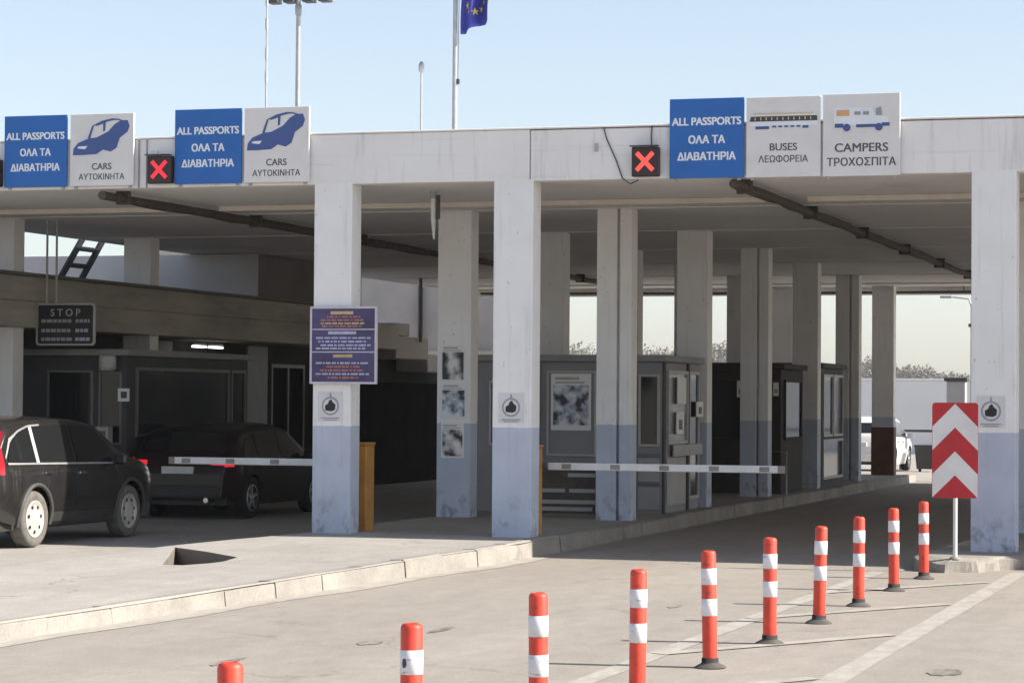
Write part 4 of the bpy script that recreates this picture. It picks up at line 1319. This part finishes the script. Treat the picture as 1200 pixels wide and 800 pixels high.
sedan = dict(name='hatchback', len=4.25, wid=1.76, paint='car2_paint', tyre='tyre_dark', rim='alloy', rim_mat='alu', wr=.315, axles=(-1.27, 1.30),
    top=[(-2.125, .60), (-2.10, .92), (-1.98, 1.02), (-1.62, 1.32), (-1.4, 1.39), (-.8, 1.45), (-.1, 1.46), (.35, 1.38), (1.05, .98), (1.4, .90), (1.9, .78), (2.06, .66), (2.125, .5)],
    belt=[(-2.2, .93), (-1.2, .90), (.9, .86), (1.2, .82), (2.2, .62)],
    zlo=[(-2.125, .36), (-1.9, .27), (-1.6, .21), (1.7, .19), (2.0, .22), (2.125, .3)],
    side_windows=[(-1.62, -1.14, [(-1.62, .98), (-1.14, .94)], [(-1.62, 1.0), (-1.4, 1.2), (-1.14, 1.29)]), (-1.06, -.18, [(-1.06, .94), (-.18, .92)], [(-1.06, 1.30), (-.18, 1.345)]),
                  (-.10, .86, [(-.10, .92), (.86, .89)], [(-.10, 1.345), (.2, 1.31), (.40, 1.25), (.86, .96)])],
    seams=(-1.0, -.14, .84), handles=(-.88, .0), handle_mat='chrome', windshield=(.38, 1.02), rear_window=(-1.96, -1.64),
    tail=(-2.10, -1.90, .80, .93, 'tail_lit'), tail_in=.24, mirror=.76, head_z=.64, exhaust=(-.5, .5), plate_z=.745, bumper='plastic')
make_car((-16.22, 37.58, .008), 0, sedan, 'dark maroon hatchback with lit tail lamps in the shade behind the barrier', 'car')
wc = dict(sedan); wc.update(name='white_car', paint='white_car', tail=(-2.10, -1.86, .72, .93, 'tail_red'), bumper='white_car')
make_car((-11.05, 68.2, .008), 0, wc, 'white car parked in the sun beyond the far end of the canopy', 'car')

# ------------------------------------------------------------------ roof poles, flag, masts
def antenna(x, y, zt, label, kind):
    t = thing('antenna', (x, y, 4.94), label, 'antenna', 'thin antennas above the canopy roof')
    h = zt - 4.94
    if kind == 0:
        MB().tube([(0, 0, 0), (0, 0, h * .55), (.01, 0, h)], [.022, .018, .012], 8).build('mast', 'galv', t)
        for f in (.30, .36, .52, .60, .70, .78, .9):
            MB().cyl((0, 0, h * f), (0, 0, h * f + .22), .03, n=8).build('collar', 'alu', t)
    else:
        MB().tube([(0, 0, 0), (0, 0, h)], [.028, .018], 8).build('mast', 'galv', t)
        MB().lathe([(0, h - .12), (.05, h - .10), (.06, h), (.03, h + .08), (0, h + .09)], n=10).build('top_fitting', 'galv', t)
        MB().tube([(-.14, 0, h * .45), (.0, 0, h * .42), (.08, 0, h * .5), (.09, 0, h * .56)], .018, 6).build('side_arm', 'galv', t)
antenna(-19.0, 45.4, 10.6, 'tall thin sectioned antenna left of the lamp mast', 0)
antenna(-15.71, 45, 8.05, 'short antenna with a small round head left of the flag pole', 1)

t = thing('flag_pole', (-15.05, 45, 4.94), 'tall grey pole on the canopy roof carrying the blue flag', 'flag pole')
MB().tube([(0, 0, 0), (0, 0, 2), (0, 0, 6.2)], [.055, .05, .04], 12).build('pole', 'galv', t)
MB().lathe([(0, 6.3), (.05, 6.26), (.06, 6.22), (.04, 6.18)], n=10).build('finial', 'galv', t)
MB().box(.03, .09, -.03, .03, 2.75, 2.85, .01).build('cleat', 'dark_metal', t)
MB().tube([(.06, -.01, 2.8), (.075, -.01, 4.5), (.05, 0, 6.15)], .006, 5).build('halyard', 'dark_metal', t)
fl = thing('flag', (-15.0, 45, 8.5), 'blue flag with a ring of gold stars drooping from the roof pole', 'flag')
def flag_pt(u, v):                             # u along the fly, v down the hoist; hanging in folds
    x = .055 + u * .56 + .02 * math.sin(v * 7) * u
    yv = .13 * math.sin(u * 9 + v * 2.0) * (.3 + u) + .05 * math.sin(u * 17 + v * 5)
    z = 1.62 - v * 1.50 - .10 * u * (1 - v) + .22 * u * v - .03 * math.sin(u * 9)
    return Vector((x + .05 * (1 - v) * u, yv, z))
f_ = MB(); NU_, NV_ = 30, 20
f_.add([flag_pt(i / NU_, j / NV_) for j in range(NV_ + 1) for i in range(NU_ + 1)], [(j * (NU_ + 1) + i, j * (NU_ + 1) + i + 1, (j + 1) * (NU_ + 1) + i + 1, (j + 1) * (NU_ + 1) + i) for j in range(NV_) for i in range(NU_)], 0, True)
fo = f_.build('cloth', 'flag', fl)
sm = fo.modifiers.new('thickness', 'SOLIDIFY'); sm.thickness = .006
for k in range(12):
    a = 2 * math.pi * k / 12
    cu_, cv_ = .5 + .30 * math.cos(a), .5 + .30 * math.sin(a)
    for side in (1, -1):
        q = MB(); ps = []
        for s_i in range(10):
            rr = .062 if s_i % 2 == 0 else .026
            b_ = 2 * math.pi * s_i / 10 - math.pi / 2
            uu, vv_ = cu_ + rr * 1.3 * math.cos(b_), cv_ + rr * .9 * math.sin(b_)
            p = flag_pt(uu, vv_)
            du = flag_pt(uu + .01, vv_) - p; dv = flag_pt(uu, vv_ + .01) - p
            nn = du.cross(dv).normalized()
            ps.append(p + nn * .009 * side)
        c_ = sum(ps, Vector()) / 10
        q.add(ps + [c_], [(i, (i + 1) % 10, 10) for i in range(10)]); q.build('star', 'flag_gold', fl)

t = thing('lamp_mast', (-28.29, 70, 0), 'tall lamp mast with spread floodlights rising behind the left signs', 'lamp post')
MB().tube([(0, 0, 0), (0, 0, 8), (0, 0, 13.6)], [.11, .085, .065], 12).build('mast', 'alu', t)
MB().lathe([(.07, 13.1), (.10, 13.15), (.10, 13.4), (.07, 13.45)], n=10).build('collar', 'galv', t)
MB().tube([(-.8, 0, 13.62), (0, 0, 13.58), (.95, 0, 13.62)], .035, 8).build('cross_arm', 'galv', t)
for x in (-.75, -.25, .35, .85):
    MB().box(x - .16, x + .16, -.22, .18, 13.48, 13.60, .02).build('floodlight', 'dark_metal', t)
t = thing('street_lamp', (-10.05, 82, 0), 'slender street lamp with one curved arm beyond the canopy exit', 'lamp post')
MB().tube([(0, 0, 0), (0, 0, 4.9), (-.1, 0, 5.15), (-.7, 0, 5.22)], [.05, .04, .03, .025], 8).build('pole', 'galv', t)
MB().box(-1.0, -.62, -.09, .09, 5.17, 5.25, .02).build('lamp_head', 'booth_light', t)
MB().box(-.10, .1, -.1, .1, 4.25, 4.36, .02).build('camera', 'dark_metal', t)

# ------------------------------------------------------------------ beyond the canopy
t = thing('card_post', (-9.02, 69, 0), 'dark post carrying a pale box, half hidden behind the chevron sign', 'post')
MB().cyl((0, 0, 0), (0, 0, 2.3), .055).build('post', 'dark_metal', t)
MB().box(-.08, .42, -.2, .2, 1.75, 2.42, .02).build('box', 'booth_light', t)
MB().box(-.14, .48, -.26, .26, 2.42, 2.52, .02).build('cap', 'dark_metal', t)
t = thing('guard_rail', (-10, 70, 0), 'dark horizontal guard rail beyond the canopy exit', 'railing')
MB().box(-13, 6, -.03, .03, 1.04, 1.11, .01).build('rail', 'dark_metal', t)
for x in (-12.5, -9.5, -6.5, -3.5, -.5, 2.5, 5.5):
    MB().box(x - .04, x + .04, .032, .1, 0, 1.08, .01).build('post', 'galv', t)
t = thing('waste_bin', (-9.60, 68.6, 0), 'dark wheeled waste bin right of the white car', 'bin')
b_ = MB(); b_.prism([(-.22, -.28, .08), (.22, -.28, .08), (.27, -.34, .66), (-.27, -.34, .66)], (0, .6, 0)); b_.build('body', 'bin', t)
MB().box(-.29, .29, -.36, .30, .662, .72, .02).build('lid', 'bin', t)
for x in (-.2, .2): MB().cyl((x - .03, .2, .08), (x + .03, .2, .08), .08, n=12).build('wheel', 'tyre_dark', t)
t = thing('boundary_wall', (-6, 92, 0), 'long pale grey wall closing the view beyond the canopy exit', 'wall')
MB().box(-60, 40, 92, 92.3, 0, 2.62, .01).build('wall', 'far_wall', t, world=True)
MB().box(-60.05, 40.05, 91.95, 92.35, 2.622, 2.7, .01).build('coping', 'far_wall', t, world=True)

def tree(x, y, h, r, seed, mt, label):
    rnd = random.Random(seed)
    t = thing('tree', (x, y, 0), label, 'tree', 'dry hazy trees beyond the border post')
    tr = MB()
    tr.tube([(0, 0, 0), (.1, 0, h * .3), (0, .1, h * .62)], [.6, .45, .2], 8)
    limbs = []
    for k in range(9):
        a = rnd.uniform(0, 6.28); z0 = h * rnd.uniform(.25, .55)
        e = Vector((math.cos(a) * r * .75, math.sin(a) * r * .75, h * rnd.uniform(.45, .90)))
        tr.tube([(0, 0, z0), tuple(e * .5 + Vector((0, 0, z0 * .4))), tuple(e)], [.3, .2, .08], 5)
        limbs.append(e)
    tr.build('trunk', 'bark', t)
    cr = MB(); vs, fs = [], []
    cl = [(e, rnd.uniform(.28, .5) * r) for e in limbs] + [(Vector((rnd.gauss(0, r * .4), rnd.gauss(0, r * .4), h * rnd.uniform(.5, .95))), rnd.uniform(.25, .45) * r) for _ in range(12)]
    for c, cr_ in cl:
        for _ in range(300):
            d = Vector((rnd.gauss(0, 1), rnd.gauss(0, 1), rnd.gauss(0, .8)))
            d = d.normalized() * cr_ * rnd.uniform(.25, 1.05)
            p = c + d
            if p.z < h * .12: continue
            a = Vector((rnd.gauss(0, 1), rnd.gauss(0, 1), rnd.gauss(0, 1))).normalized() * rnd.uniform(.25, .7)
            b = Vector((rnd.gauss(0, 1), rnd.gauss(0, 1), rnd.gauss(0, 1))).normalized() * rnd.uniform(.25, .7)
            i = len(vs); vs += [p - a, p + b, p + a, p - b]; fs.append((i, i + 1, i + 2, i + 3))
    cr.add(vs, fs); cr.build('crown', mt, t, fixn=False)
TR = [(-257, 884, 19.3, 15.6, 'dry tree showing in the gap just right of the middle column'),
      (-240, 894, 18.2, 15.6, 'dry tree partly behind the first doubled column'),
      (-220, 884, 17.7, 16.6, 'low bushy tree showing in the gap above the passport booth'),
      (-198, 874, 19.8, 13.5, 'dry tree showing in the narrow sky gap left of the dark brown booth'),
      (-174, 894, 16.1, 12.5, 'low dry tree seen in the gap beside the fourth column'),
      (-147, 884, 16.1, 12.0, 'dry tree seen in the gap left of the last column'),
      (-133, 889, 13.0, 12.5, 'brown bushy tree above the wall, right of the last column'),
      (-121, 900, 10.4, 11.4, 'low brown tree above the wall, left of the street lamp')]
for i, (x, y, h, r, lb) in enumerate(TR):
    tree(x, y, h, r, 40 + i, 'twig' if i % 3 else 'twig2', lb)
hz = MB(); hz.box(-700, 320, -40, 1100, -1.2, 45)
hz_o = tag(hz.build('haze', 'haze'), kind='stuff')
hz_o.display_type = 'WIRE'
bpy.context.view_layer.update()
